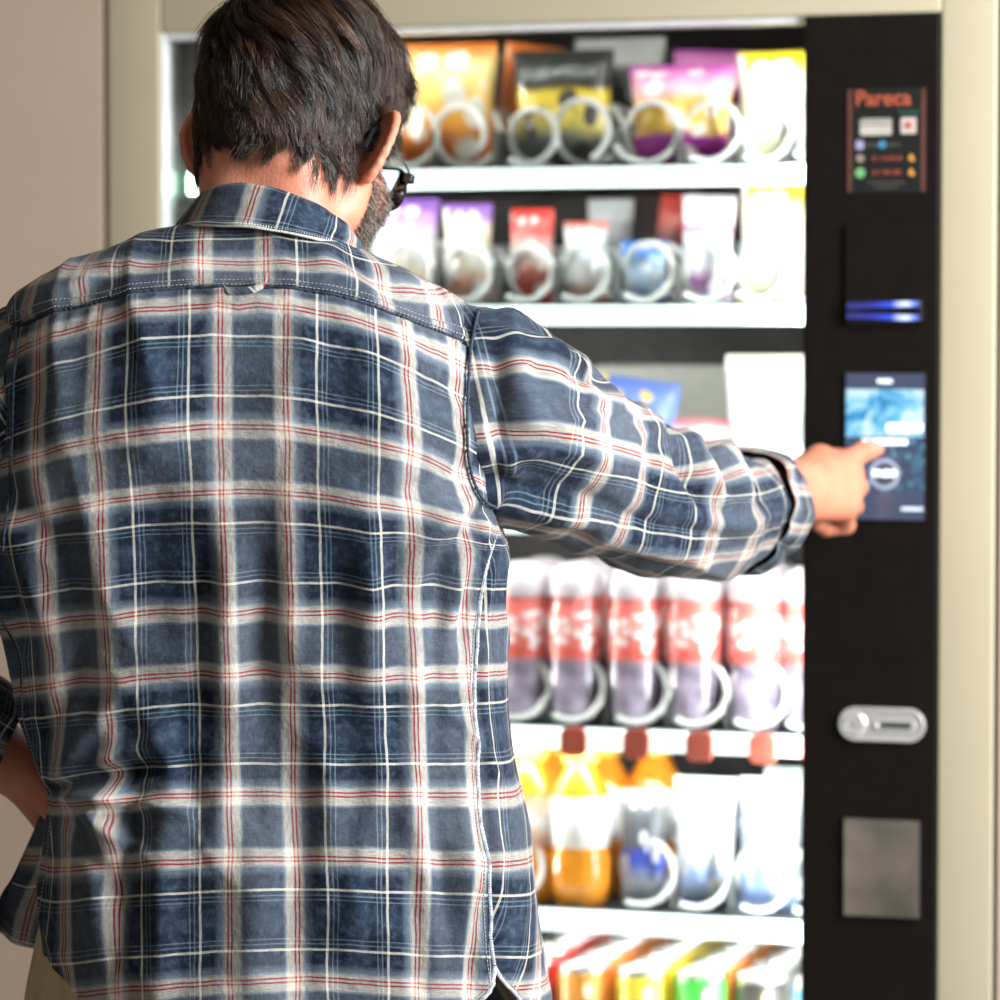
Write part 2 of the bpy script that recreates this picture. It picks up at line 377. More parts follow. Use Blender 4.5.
MB().box(-.362, .078, TZ[5] - .006, .424, .70, TZ[5] - .002).build('tray', M['tray'], VM)
M['redtag'] = mat('red_plastic_tab', (.92, .22, .15), .35)
for x in (.062, .128, .1935, .2585, .312):
    s = MB().prism(rrect(x - .0135, 1.074, x + .0135, 1.104, .008), .046, .0535); s.build('price_tab', M['redtag'], trays[3])
M['greenglow'] = mat('green_glow_paint', (.35, .75, .52), .5)  # green colour paints the dim glow at the rail's left end
MB().box(-.361, .0525, 1.6475, -.205, .0545, 1.669).build('rail_glow_strip', M['greenglow'], trays[0])  # added strip covering the rail, carries the painted green glow

# ------------------------------------------------------------------ products
def bag(name, w, h, d, m, label, cat, group, loc, rz=0, rx=0, ry=0, seam=None):
    nu, nv = 22, 26; v = []; f = []; n = w * .5
    rr = random.Random(sum(map(ord, name + label)) % 9999 + int(w * 1e4))
    ph = rr.random() * 9
    for side in (-1, 1):
        for j in range(nv + 1):
            t = j / nv; z = h * t
            for i in range(nu + 1):
                u = -1 + 2 * i / nu
                e = max(0, 1 - abs(u) ** 2.6) ** .5 * max(0, math.sin(PI * min(1, max(0, (t - .05) / .90)))) ** .45
                wob = 1 + .22 * mnoise.noise(Vector((u * 2 + ph, t * 4, side)))
                crimp = .0012 * math.sin(i * 2.2) if (t < .05 or t > .95) else 0
                pull = 1 - .09 * math.sin(PI * t) ** 2
                v.append((n * u * pull, side * (d * .5 * e * wob + .0006) + crimp, z + .004 * e * mnoise.noise(Vector((u * 3, ph, t)))))
    S = (nu + 1) * (nv + 1)
    for side in (0, 1):
        for j in range(nv):
            for i in range(nu):
                q = (j * (nu + 1) + i, j * (nu + 1) + i + 1, (j + 1) * (nu + 1) + i + 1, (j + 1) * (nu + 1) + i)
                f.append(tuple(k + side * S for k in (q if side == 0 else q[::-1])))
    def edge(a, b): f.append((a, a + S, b + S, b))
    for j in range(nv):
        edge((j + 1) * (nu + 1), j * (nu + 1)); edge(j * (nu + 1) + nu, (j + 1) * (nu + 1) + nu)
    for i in range(nu):
        edge(i, i + 1); edge(nv * (nu + 1) + i + 1, nv * (nu + 1) + i)
    o = mesh_obj(name, v, f, m); tag(o, label, cat, group)
    o.location = loc; o.rotation_euler = (rx, ry, rz)
    return o

W_ = (.92, .92, .92)
P = dict
packs = {}  # near-white pack colours partly paint in the overexposed look
def pk(n, *a, **k):
    if n not in packs: packs[n] = mat_pack(n, *a, **k)
    return packs[n]
orange = pk('orange_foil', [(0, (.62, .08, .01)), (.25, (.90, .25, .02)), (.5, (1, .60, .12)), (.8, (1, .78, .30)), (1, (.9, .20, .01))], patch=(1, .93, .8), cover=.42)  # cream patches paint the white glare onto the orange foil
orange2 = pk('burnt_orange_foil', [(0, (.35, .07, .02)), (.5, (.75, .22, .05)), (1, (.80, .20, .03))], patch=(.95, .55, .25), cover=.4)
black = pk('black_gold_foil', [(0, (.05, .05, .05)), (.25, (.16, .17, .17)), (.36, (.75, .62, .16)), (.62, (.80, .58, .05)), (.68, (.025, .025, .02)), (1, (.03, .03, .025))], patch=(.04, .04, .03), cover=.33)
purple = pk('purple_yellow_foil', [(0, (.42, .02, .34)), (.3, (.45, .03, .38)), (.36, (.95, .58, .08)), (.62, (.95, .62, .15)), (.72, (.95, .45, .5)), (.9, (.85, .25, .5)), (1, (.42, .03, .36))], patch=(1, .82, .72), cover=.36, patch_scale=3.6)
yellow = pk('yellow_white_foil', [(0, (.92, .70, .05)), (.12, (.98, .92, .55)), (.3, (1, .98, .85)), (.75, (1, .95, .72)), (.88, (.95, .78, .06)), (1, (.90, .68, .02))], patch=(1, 1, .95), cover=.45)
pwhite = pk('purple_white_foil', [(0, (.95, .55, .12)), (.3, (.95, .80, .6)), (.6, (.9, .85, .92)), (.8, (.45, .2, .6)), (1, (.25, .10, .42))], patch=(1, 1, 1), cover=.38)
cream = pk('cream_foil', [(0, (.9, .85, .8)), (.2, (.75, .25, .15)), (.4, (.95, .88, .75)), (.75, (.95, .85, .6)), (.85, (.45, .25, .62)), (1, (.3, .12, .5))], patch=(1, .98, .92), cover=.4)
red = pk('red_foil', [(0, (.75, .06, .04)), (.35, (.45, .12, .08)), (.55, (.9, .75, .7)), (.75, (.85, .08, .06)), (1, (.8, .05, .04))], patch=(.95, .85, .8), cover=.33)
wred = pk('white_red_foil', [(0, (.85, .25, .1)), (.3, (.95, .85, .78)), (.6, (.8, .82, .85)), (.85, (.75, .74, .72)), (1, (.8, .1, .05))], patch=(1, 1, 1), cover=.35)
blue = pk('blue_foil', [(0, (.05, .22, .62)), (.3, (.55, .75, .95)), (.6, (.65, .80, .98)), (.8, (.06, .25, .7)), (1, (.05, .2, .6))], patch=(.95, .98, 1), cover=.33)
wpurple = pk('white_plum_foil', [(0, (.9, .85, .9)), (.2, (.35, .08, .35)), (.35, (.95, .9, .95)), (.62, (.95, .92, .95)), (.68, (.65, .1, .4)), (.74, (.92, .9, .92)), (1, (.6, .55, .6))], patch=(1, 1, 1), cover=.4)
bluedot = pk('blue_yellow_foil', [(0, (.1, .15, .5)), (.5, (.12, .2, .6)), (.85, (.15, .25, .68)), (1, (.1, .18, .55))], patch=(.95, .62, .12), cover=.30, patch_scale=4)
whitebox = pk('white_orange_foil', [(0, (.9, .9, .8)), (.3, (1, 1, .97)), (.9, (1, 1, .97)), (1, (.9, .82, .6))], patch=(1, 1, 1), cover=.5)
redlow = pk('red_white_foil', [(0, (.7, .08, .08)), (.7, (.8, .15, .15)), (.85, (.95, .85, .85)), (1, (.75, .08, .1))], patch=(.95, .8, .8), cover=.3)

z0, z1, z2, z3, z4, z5 = TZ
G0, G1, G2 = 'snack bags on the top shelf', 'snack packets on the second shelf', 'snack packs on the middle shelf'
bag('snack_bag', .105, .134, .055, orange, 'orange and cream snack bag beside the face, at the left of the top shelf', 'snack bag', G0, (-.105, .150, z0), R(6))
bag('snack_bag', .085, .132, .045, orange2, 'burnt orange snack bag leaning behind the orange and cream one, top shelf', 'snack bag', G0, (-.045, .225, z0 + .004), R(-4), ry=R(9))
bag('snack_bag', .108, .124, .05, black, 'black snack bag with a yellow picture and two coils in front', 'snack bag', G0, (.020, .150, z0), R(2))
bag('snack_bag', .098, .142, .04, pk('grey_white_foil', [(0, (.03, .03, .03)), (.75, (.05, .05, .045)), (.8, (.6, .6, .55)), (1, (.7, .7, .66))]), 'dark snack bag with a pale top band standing behind the black and yellow one', 'snack bag', G0, (.056, .235, z0), R(2))
bag('snack_bag', .112, .106, .05, purple, 'purple, yellow and pink snack bag at the right of the top shelf', 'snack bag', G0, (.147, .150, z0), R(0))
bag('snack_bag', .128, .124, .035, pk('magenta_foil', [(0, (.30, .02, .26)), (.62, (.38, .03, .34)), (.7, (.95, .42, .5)), (.93, (.85, .3, .6)), (1, (.45, .04, .42))]), 'magenta bag leaning behind the purple and yellow one', 'snack bag', G0, (.177, .215, z0), R(-3), ry=R(3))
bag('snack_bag', .082, .117, .045, yellow, 'yellow snack bag beside the black panel, top shelf', 'snack bag', G0, (.246, .150, z0), R(0))
bag('snack_packet', .072, .112, .04, pwhite, 'purple, white and orange packet beside the beard, second shelf', 'snack packet', G1, (-.150, .145, z1), R(4))
bag('snack_packet', .052, .106, .035, cream, 'cream packet with a purple top, left of the red packet', 'snack packet', G1, (-.082, .145, z1), R(8))
bag('snack_packet', .048, .100, .035, red, 'narrow red packet on the second shelf', 'snack packet', G1, (-.012, .145, z1), R(-5))
bag('snack_packet', .046, .086, .035, wred, 'narrow white and red packet left of the short blue one', 'snack packet', G1, (.046, .145, z1), R(10))
bag('snack_packet', .050, .112, .03, pk('pale_foil', [(0, (.3, .3, .3)), (.75, (.4, .4, .4)), (.82, (.8, .8, .78)), (1, (.8, .8, .78))]), 'pale packet standing behind the white and red one', 'snack packet', G1, (.052, .215, z1))
bag('snack_packet', .050, .066, .03, blue, 'short blue packet inside a coil on the second shelf', 'snack packet', G1, (.108, .145, z1), R(3))
bag('snack_packet', .036, .116, .025, pk('dark_red_foil', [(0, (.12, .02, .02)), (.6, (.2, .03, .03)), (.75, (.8, .12, .08)), (1, (.75, .08, .06))]), 'dark red packet standing behind the short blue one', 'snack packet', G1, (.107, .215, z1), ry=R(9))
bag('snack_packet', .056, .112, .035, wpurple, 'white packet with a plum band, left of the tall yellow packet', 'snack packet', G1, (.172, .145, z1), ry=R(3))
bag('snack_packet', .066, .124, .04, yellow, 'tall yellow and white packet with a coil in front, second shelf', 'snack packet', G1, (.238, .145, z1), ry=R(3))
bag('snack_packet', .040, .100, .03, yellow, 'slim yellow packet half hidden by the black panel, second shelf', 'snack packet', G1, (.287, .150, z1), ry=R(-4))
bag('snack_bag', .085, .136, .05, bluedot, 'blue snack bag with yellow dots above the sleeve', 'snack bag', G2, (.088, .150, z2), ry=R(7))
bag('snack_bag', .078, .095, .05, redlow, 'red and white snack bag right behind the forearm', 'snack bag', G2, (.165, .150, z2))
bag('snack_bag', .084, .160, .05, whitebox, 'large white snack bag with an orange edge above the wrist', 'snack bag', G2, (.236, .150, z2), R(2))
MB().box(.0, .33, z2, .185, .40, z2 + .148, .004).build('product_carton', mat('pale_carton', (.62, .62, .55), .6))
tag(bpy.data.objects['product_carton'], 'pale grey carton at the back of the middle shelf, behind the blue bag', 'carton')

# bottles
M['pinkwater'] = mat('pink_drink', (.88, .20, .17), .12, var=.25, scale=40, coat=.6)
M['clearpet'] = mat('clear_bottle', (.30, .25, .33), .08, var=.5, scale=45, coat=.8)
M['whitecap'] = mat('white_cap', (.55, .48, .50), .35)
M['pinklabel'] = mat_pack('pink_white_label', [(0, (.80, .07, .05)), (.3, (.85, .22, .18)), (.7, (.90, .35, .32)), (1, (.85, .18, .15))], patch=(1, .97, .97), cover=.46, patch_scale=5)
M['orangedrink'] = mat('orange_drink', (.90, .30, .02), .12, var=.2, scale=30, coat=.6)
M['yellowcap'] = mat('yellow_cap', (.95, .68, .12), .35)
M['whitelabel'] = mat_pack('white_label', [(0, (1, .9, .75)), (.5, (1, 1, 1)), (1, (1, .85, .5))], patch=(1, 1, 1), cover=.5)
M['peachlabel'] = mat_pack('peach_label', [(0, (.9, .5, .35)), (.5, (1, .85, .75)), (1, (.9, .3, .1))], patch=(1, .95, .9), cover=.4)

def bottle(kind, label, group, loc):
    t = tag(empty('drink_bottle', loc), label, 'bottle', group)
    if kind == 'pink':
        MB().lathe([(0, 0), (.022, 0), (.027, .004), (.0295, .012), (.0295, .055), (.0275, .062), (.0290, .068)], n=24).build('bottle_base', M['clearpet'], t, True)
        MB().lathe([(.0290, .068), (.0295, .072), (.0295, .108), (.0275, .117), (.027, .124), (.0250, .134), (.018, .146)], n=24).build('bottle_body', M['pinkwater'], t, True)
        MB().lathe([(.0299, .074), (.0301, .075), (.0301, .116), (.0299, .117)], n=24).build('bottle_label', M['pinklabel'], t, True)
        MB().lathe([(0, .132), (.0285, .132), (.0290, .138), (.0275, .150), (.0225, .160), (.014, .166), (0, .168)], n=24).build('bottle_cap', M['whitecap'], t, True)
    else:
        pet = M['orangedrink']
        prof = [(0, .003), (.012, .001), (.024, 0), (.0305, .008), (.033, .020), (.033, .045), (.029, .060), (.0285, .068), (.031, .078), (.0315, .105), (.028, .120), (.019, .138), (.0135, .150)]
        MB().lathe(prof, n=28).build('bottle_body', pet, t, True)
        MB().lathe([(.0300, .060), (.0312, .062), (.0322, .080), (.0322, .104), (.0305, .112), (.029, .113)], n=28).build('bottle_label', M['whitelabel'] if kind == 'orange' else M['peachlabel'], t, True)
        MB().lathe([(0, .146), (.0185, .146), (.0190, .148), (.0185, .163), (.0165, .166), (0, .1665)], n=24).build('bottle_cap', M['yellowcap'], t, True)
    return t
GB = 'pink bottles on the fourth shelf'
pts = [(-.016, 'pink drink bottle with a white cap, beside the shirt\'s side seam'), (.040, 'pink drink bottle, first one whole beside the shirt'),
       (.104, 'pink drink bottle under the middle of the sleeve'), (.167, 'pink drink bottle under the elbow'),
       (.232, 'pink drink bottle under the rolled cuff'), (.288, 'pink drink bottle half covered by the black panel')]
for x, lb in pts: bottle('pink', lb, GB, (x, .128, z3 - .002))
for x, lb in ((.040, 'second pink bottle in the lane of the first whole one'), (.104, 'second pink bottle in the lane under the middle of the sleeve'), (.167, 'second pink bottle in the lane under the elbow'), (.232, 'second pink bottle in the lane under the cuff'), (-.016, 'second pink bottle in the lane by the shirt\'s side seam')):
    bottle('pink', lb, GB, (x, .205, z3 - .002))
GO = 'orange bottles on the fifth shelf'
bottle('peach', 'orange bottle with a peach label, cut off by the shirt hem', GO, (-.012, .135, z4 - .002))
bottle('orange', 'orange bottle with a white label at the front of the fifth shelf', GO, (.045, .130, z4 - .002))
bottle('orange', 'second orange bottle, right behind the white labelled one', GO, (.047, .205, z4 - .002))
bottle('orange', 'orange bottle behind the small dark pouch', GO, (.098, .225, z4 - .002))
bottle('peach', 'orange bottle deep on the fifth shelf behind the peach labelled one', GO, (-.010, .215, z4 - .002))
GP = 'drink pouches on the fifth shelf'
darkp = pk('dark_blue_foil', [(0, (.8, .85, .9)), (.2, (.75, .8, .95)), (.36, (.05, .1, .6)), (.48, (.06, .09, .5)), (.52, (.10, .10, .12)), (.9, (.16, .17, .18)), (1, (.75, .78, .76))], patch=(.95, .97, 1), cover=.28)
bluew = pk('white_blue_foil', [(0, (.25, .4, .85)), (.12, (.7, .8, .98)), (.25, (.35, .5, .95)), (.4, (.95, .98, 1)), (.9, (.97, 1, .98)), (1, (.8, .95, .85))], patch=(1, 1, 1), cover=.42)
bluew2 = pk('blue_white_foil', [(0, (.3, .45, .85)), (.3, (.4, .55, .92)), (.5, (.6, .72, .97)), (.75, (.45, .6, .92)), (.85, (.96, .98, 1)), (1, (.95, 1, .97))], patch=(.96, .98, 1), cover=.42)
bag('drink_pouch', .050, .116, .04, darkp, 'small dark pouch with a blue and white print, right of the orange bottle', 'pouch', GP, (.112, .135, z4))
bag('drink_pouch', .066, .132, .05, bluew, 'white pouch with a blue base, between the dark pouch and the blue pouch', 'pouch', GP, (.176, .140, z4))
bag('drink_pouch', .062, .134, .05, bluew2, 'blue and white pouch with a white top, left of the last one', 'pouch', GP, (.243, .140, z4))
bag('drink_pouch', .054, .136, .05, bluew2, 'blue pouch half covered by the black panel', 'pouch', GP, (.303, .145, z4))
bag('drink_pouch', .060, .136, .04, bluew, 'white pouch standing behind the blue and white one', 'pouch', GP, (.250, .215, z4))

# cans below
M['lid'] = mat('can_lid', (.80, .80, .78), .25, metal=.6)
def can(colour, m, label, group, loc, rim=None):
    t = tag(empty('drink_can', loc), label, 'can', group)
    MB().lathe([(0, .004), (.021, 0), (.025, .006), (.0285, .014), (.0285, .095), (.026, .104)], n=26).build('can_body', m, t, True)
    MB().lathe([(.0262, .1035), (.0268, .107), (.0262, .1095), (.0246, .1075), (.0240, .104), (0, .104)], n=26).build('can_lid', M['lid'], t, True)
    MB().box(-.006, -.012, .1042, .006, .008, .1062, .0008).build('ring_pull', M['lid'], t)
    return t
cans = [(-.005, 'red', (.75, .06, .05)), (.055, 'orange', (.92, .36, .04)), (.1185, 'yellow', (.92, .72, .05)), (.181, 'green', (.08, .62, .08)), (.2435, 'black', (.03, .025, .02)), (.303, 'blue', (.10, .25, .4))]
for x, nm, c in cans:
    m = mat_pack(nm + '_can_print', [(0, c), (.5, c), (.8, [min(1, a * 1.1 + .03) for a in c]), (1, c)], patch=(1, .95, .8) if nm != 'black' else (.75, .55, .15), cover=.36, patch_scale=3.4)
    first = None
    for k in range(7):
        loc = (x, .112 + .0635 * k, z5 - .002)
        if first is None: first = can(nm, m, nm + ' can at the front of its row on the bottom shelf', 'cans on the bottom shelf', loc)
        else:
            o = copy_tree(first); o.location = loc
            o['label'] = nm + ' can queued behind the front ' + nm + ' can on the bottom shelf'
            o['group'] = nm + ' cans queued on the bottom shelf'
M['lane_red'] = mat('red_lane', (.70, .06, .04), .4); M['lane_orange'] = mat('orange_lane', (.85, .25, .04), .4); M['lane_yellow'] = mat('yellow_lane', (.85, .62, .04), .4)
t5 = [o for o in VM.children if o.name.startswith('tray')][-1]
for x, mm in ((.025, 'lane_red'), (.087, 'lane_orange'), (.150, 'lane_yellow'), (.212, 'lane_orange'), (.273, 'divider')):
    MB().box(x - .0015, .10, z5 - .002, x + .0015, .68, z5 + .113).build('lane_divider', M[mm], t5)

# ------------------------------------------------------------------ the man
MX, MY = -.018, -.637
MAN = tag(empty('person', (MX, MY, 0), R(18)), 'man seen from behind in a blue plaid shirt, pressing the lit touch screen', 'person')
FH = np.array((-math.sin(R(18)), math.cos(R(18)), 0)); RH = np.array((math.cos(R(18)), math.sin(R(18)), 0))
_f = np.array((-math.sin(YAW) * math.cos(PITCH), math.cos(YAW) * math.cos(PITCH), -math.sin(PITCH)))
_u = np.array((-math.sin(YAW) * math.sin(PITCH), math.cos(YAW) * math.sin(PITCH), math.cos(PITCH)))
MO = np.array((MX, MY, 0.0))
def G(a, b, y):
    """image pixels cast through the camera (1 unit = about 0.85 mm on the figure) at depth y -> metres in the man's own frame"""
    d = _f + (a - 500) / FPX * RH - (b - 500) / FPX * _u  # camera ray through image column a, row b
    t = (y - np.dot(CAM - MO, FH)) / np.dot(d, FH)
    p = CAM + t * d - MO
    return np.array((np.dot(p, RH), y, p[2]))
def GI(p):
    """inverse of G for arrays of points"""
    q = (p[:, :1] * RH + p[:, 1:2] * FH + p[:, 2:] * np.array((0, 0, 1))) + MO - CAM
    z = q @ _f
    return 500 + FPX * (q @ RH) / z, 500 - FPX * (q @ _u) / z

# ---- signed distance modelling: smooth union of tapered limbs and ellipsoids, meshed as one surface
def frame(yaw=0, pitch=0, roll=0, o=(0, 0, 0)):
    """yaw turns to the right, pitch nods forward"""
    cy, sy = math.cos(-yaw), math.sin(-yaw); Rz = np.array(((cy, -sy, 0), (sy, cy, 0), (0, 0, 1)))
    cp, sp = math.cos(-pitch), math.sin(-pitch); Rx = np.array(((1, 0, 0), (0, cp, -sp), (0, sp, cp)))
    cr, sr = math.cos(roll), math.sin(roll); Ry = np.array(((cr, 0, sr), (0, 1, 0), (-sr, 0, cr)))
    return Rz @ Rx @ Ry, np.array(o, float)
ID = (np.eye(3), np.zeros(3))
def tow(fr, p): return fr[0] @ np.asarray(p, float) + fr[1]
class SDF:
    def __init__(s): s.p = []
    def cap(s, a, b, ra, rb, k=.012, fr=ID, sub=False):
        a = tow(fr, a); b = tow(fr, b); ab = b - a; L2 = max(1e-9, float(ab @ ab))
        def f(P):
            t = np.clip(((P - a) @ ab) / L2, 0, 1)
            return np.linalg.norm(P - a - t[:, None] * ab, axis=1) - (ra + (rb - ra) * t)
        m = max(ra, rb); s.p.append((f, np.minimum(a, b) - m, np.maximum(a, b) + m, k, sub)); return s
    def ell(s, c, r, k=.012, fr=ID, sub=False, rot=None):
        Rm = fr[0] if rot is None else fr[0] @ rot; c = tow(fr, c); r = np.array(r, float)
        def f(P):
            q = (P - c) @ Rm; k0 = np.linalg.norm(q / r, axis=1); k1 = np.linalg.norm(q / (r * r), axis=1)
            return k0 * (k0 - 1) / np.maximum(k1, 1e-6)
        s.p.append((f, c - r.max(), c + r.max(), k, sub)); return s
    def chain(s, pts, rs, k=.008, fr=ID):
        for i in range(len(pts) - 1): s.cap(pts[i], pts[i + 1], rs[i], rs[i + 1], k, fr)
        return s
    def ev(s, P, lo, hi):
        d = np.full(len(P), .5)
        for f, a, b, k, sub in s.p:
            mg = k + .012
            if np.any(a - mg > hi) or np.any(b + mg < lo): continue
            e = f(P)
            if sub:
                h = np.maximum(k - np.abs(d + e), 0) / k; d = np.maximum(d, -e) + h * h * k * .25
            else:
                h = np.maximum(k - np.abs(d - e), 0) / k; d = np.minimum(d, e) - h * h * k * .25
        return d
    def mesh(s, vox, disp=None):
        lo = np.min([p[1] for p in s.p], axis=0) - 3 * vox; hi = np.max([p[2] for p in s.p], axis=0) + 3 * vox
        n = np.ceil((hi - lo) / vox).astype(int) + 2; B = 28
        keys = []; pos = []; quads = []
        NY, NZ = int(n[1]) + 4, int(n[2]) + 4
        def key(i, j, k): return (i * NY + j) * NZ + k
        for bi in range(0, n[0], B):
            for bj in range(0, n[1], B):
                for bk in range(0, n[2], B):
                    l = lo + np.array((bi, bj, bk)) * vox; h = l + B * vox
                    c = (l + h) / 2
                    if not any(not (np.any(p[1] - p[3] > h) or np.any(p[2] + p[3] < l)) for p in s.p): continue
                    if abs(s.ev(c[None], l, h)[0]) > B * vox * 1.1: continue
                    ax = [l[m] + np.arange(B + 1) * vox for m in range(3)]
                    X, Y, Z = np.meshgrid(*ax, indexing='ij')
                    P3 = np.stack((X, Y, Z), -1).reshape(-1, 3)
                    D = s.ev(P3, l, h)
                    if disp is not None: D = D + disp(P3)
                    D = D.reshape(B + 1, B + 1, B + 1); S = D < 0
                    if S.all() or not S.any(): continue
                    acc = np.zeros((B, B, B, 3)); cnt = np.zeros((B, B, B)); full = {}
                    for axis in range(3):
                        for da in (0, 1):
                            for db in (0, 1):
                                o0 = [0, 0, 0]; o1 = [0, 0, 0]; oth = [m for m in range(3) if m != axis]
                                o0[oth[0]] = o1[oth[0]] = da; o0[oth[1]] = o1[oth[1]] = db; o1[axis] = 1
                                A = D[o0[0]:o0[0] + B, o0[1]:o0[1] + B, o0[2]:o0[2] + B]; Bv = D[o1[0]:o1[0] + B, o1[1]:o1[1] + B, o1[2]:o1[2] + B]
                                cr = (A < 0) != (Bv < 0); t = np.where(cr, A / np.where(cr, A - Bv, 1), 0)
                                for m in range(3): acc[..., m] += np.where(cr, (t if m == axis else o0[m]), 0)
                                cnt += cr
                    I = np.argwhere(cnt > 0)
                    pos.append(l + (I + acc[tuple(I.T)] / cnt[tuple(I.T)][:, None]) * vox)
                    g = I + np.array((bi, bj, bk)); keys.append(key(g[:, 0] + 1, g[:, 1] + 1, g[:, 2] + 1))
                    for axis in range(3):
                        o1 = [0, 0, 0]; o1[axis] = 1
                        A = S[:B, :B, :B]; Bv = S[o1[0]:o1[0] + B, o1[1]:o1[1] + B, o1[2]:o1[2] + B]
                        E = np.argwhere(A != Bv)
                        if not len(E): continue
                        fl = A[tuple(E.T)]; g = E + np.array((bi, bj, bk)) + 1
                        u, v = (axis + 1) % 3, (axis + 2) % 3
                        du = np.zeros(3, int); du[u] = 1; dv = np.zeros(3, int); dv[v] = 1
                        q = np.stack([key(*(g - a * du - b * dv).T) for a, b in ((1, 1), (0, 1), (0, 0), (1, 0))], 1)
                        q[~fl] = q[~fl][:, ::-1]; quads.append(q)
        keys = np.concatenate(keys); pos = np.concatenate(pos); quads = np.concatenate(quads)
        o = np.argsort(keys); sk = keys[o]; ix = np.clip(np.searchsorted(sk, quads), 0, len(sk) - 1)
        ok = (sk[ix] == quads).all(1); F = o[ix[ok]]
        return pos, F

HD = frame(R(23), R(20), R(3.0), (.0365, .052, 1.661))      # head: turned right, nodding to the screen
CR_C, CR_R = np.array((0, -.006, .034)), np.array((.0710, .098, .098))
body = SDF()
# torso, neck, hips
body.ell((0, .0, 1.30), (.165, .088, .20), .05).ell((0, -.02, 1.42), (.165, .075, .12), .05).ell((0, .0, 1.02), (.155, .095, .14), .06)
body.cap((-.12, -.005, 1.465), (.12, -.005, 1.465), .042, .042, .05).cap((.010, -.005, 1.45), (.015, .0, 1.52), .070, .058, .04)
nb = np.array((.026, -.002, 1.50)); body.cap(nb, tow(HD, (0, -.020, -.045)), .055, .053, .03)
body.cap(nb + (0, .02, 0), tow(HD, (0, .022, -.055)), .050, .045, .03)
for sx in (-1, 1): body.cap(nb + (sx * .026, -.020, 0), tow(HD, (sx * .028, -.050, -.015)), .031, .027, .02)
# skull and face
body.ell(CR_C, CR_R, .02, HD).ell((0, .034, -.018), (.060, .060, .080), .025, HD)
for sx in (-1, 1):
    body.cap((sx * .054, .006, -.052), (sx * .016, .084, -.094), .015, .016, .02, HD)
    body.cap((sx * .055, .012, -.03), (sx * .054, .006, -.055), .018, .016, .02, HD)
    body.ell((sx * .042, .064, -.022), (.022, .022, .020), .018, HD)
    body.ell((sx * .031, .104, .014), (.020, .014, .013), .010, HD, sub=True)
    body.cap((sx * .010, .094, .032), (sx * .042, .084, .034), .009, .008, .014, HD)
    body.ell((sx * .012, .100, -.030), (.009, .011, .008), .008, HD)
    # ear: helix rim, plate, lobe
    R2 = R(50) * sx; e1 = np.array((sx * math.sin(abs(R2)), -math.cos(R2), 0)); e1 = e1 / np.linalg.norm(e1)
    base = np.array((sx * .0705, .010, .000)); tz = np.array((0, .25, 1.0)); tz /= np.linalg.norm(tz)
    tz = tz - e1 * (tz @ e1); tz /= np.linalg.norm(tz)
    ep = lambda a, b: base + e1 * a * .036 + tz * b * .032
    rim = []
    for th in range(205, -95, -20):
        c, q = math.cos(R(th)), math.sin(R(th)); rim.append(ep(.50 + .50 * c * (1 - .30 * max(0, -q)), q))
    body.chain(rim, [.0036] * len(rim), .003, HD)
    nrm = np.cross(e1, tz); rot = np.stack((e1, nrm, tz), 1)
    body.ell(ep(.42, .05), (.0150, .0040, .028), .005, HD, rot=rot)
    body.ell(ep(.42, -.82), (.0085, .0045, .009), .005, HD, rot=rot)
    body.ell(ep(.12, .0), (.010, .009, .022), .010, HD, rot=rot)
    inner = [ep(.32, .70), ep(.62, .45), ep(.66, .05), ep(.52, -.45), ep(.3, -.6)]
    body.chain(inner, [.0028] * 5, .004, HD)
body.chain([(0, .092, .022), (0, .108, -.004), (0, .120, -.028)], [.007, .0085, .0105], .010, HD)
body.cap((-.020, .098, -.058), (.020, .098, -.058), .0065, .0065, .006, HD).cap((-.017, .097, -.069), (.017, .097, -.069), .0072, .0072, .006, HD)
body.ell((0, .090, -.094), (.020, .018, .015), .014, HD)
# right arm
sh = np.array((.165, -.015, 1.455)); el = np.array((.352, .125, 1.352)); wr = G(803, 489, .352)
body.ell(sh, (.044, .044, .046), .04).chain([sh, (sh + el) / 2 + (0, 0, .002), el], [.044, .042, .038], .03)
body.chain([el, el * .65 + wr * .35, wr], [.038, .036, .0265], .03)
# right hand: index on the glass, the others curled into the palm
mc = {'i': G(846, 463, .412), 'm': G(850, 478, .414), 'r': G(849, 494, .408), 'p': G(845, 508, .398)}
for k, r in (('i', .0135), ('m', .0140), ('r', .0135), ('p', .0125)): body.cap(wr + (mc[k] - mc['m']) * .45, mc[k], .0175, r, .010)
body.chain([mc['i'], G(862, 452, .438), G(870, 450, .458), G(877, 449, .4745)], [.0115, .0098, .0088, .0074], .004)
body.chain([mc['m'], G(857, 487, .449), G(838, 495, .452), G(832, 494, .430)], [.0118, .0102, .0092, .0080], .004)
body.chain([mc['r'], G(853, 506, .441), G(834, 512, .442), G(828, 510, .420)], [.0114, .0098, .0088, .0078], .003)
body.chain([mc['p'], G(846, 525, .425), G(826, 528, .424), G(818, 524, .405)], [.0105, .0088, .0080, .0070], .003)
body.chain([wr + (-.004, .012, .010), G(820, 459, .398), G(838, 461, .437), G(846, 472, .456)], [.0165, .0125, .0105, .0085], .008)
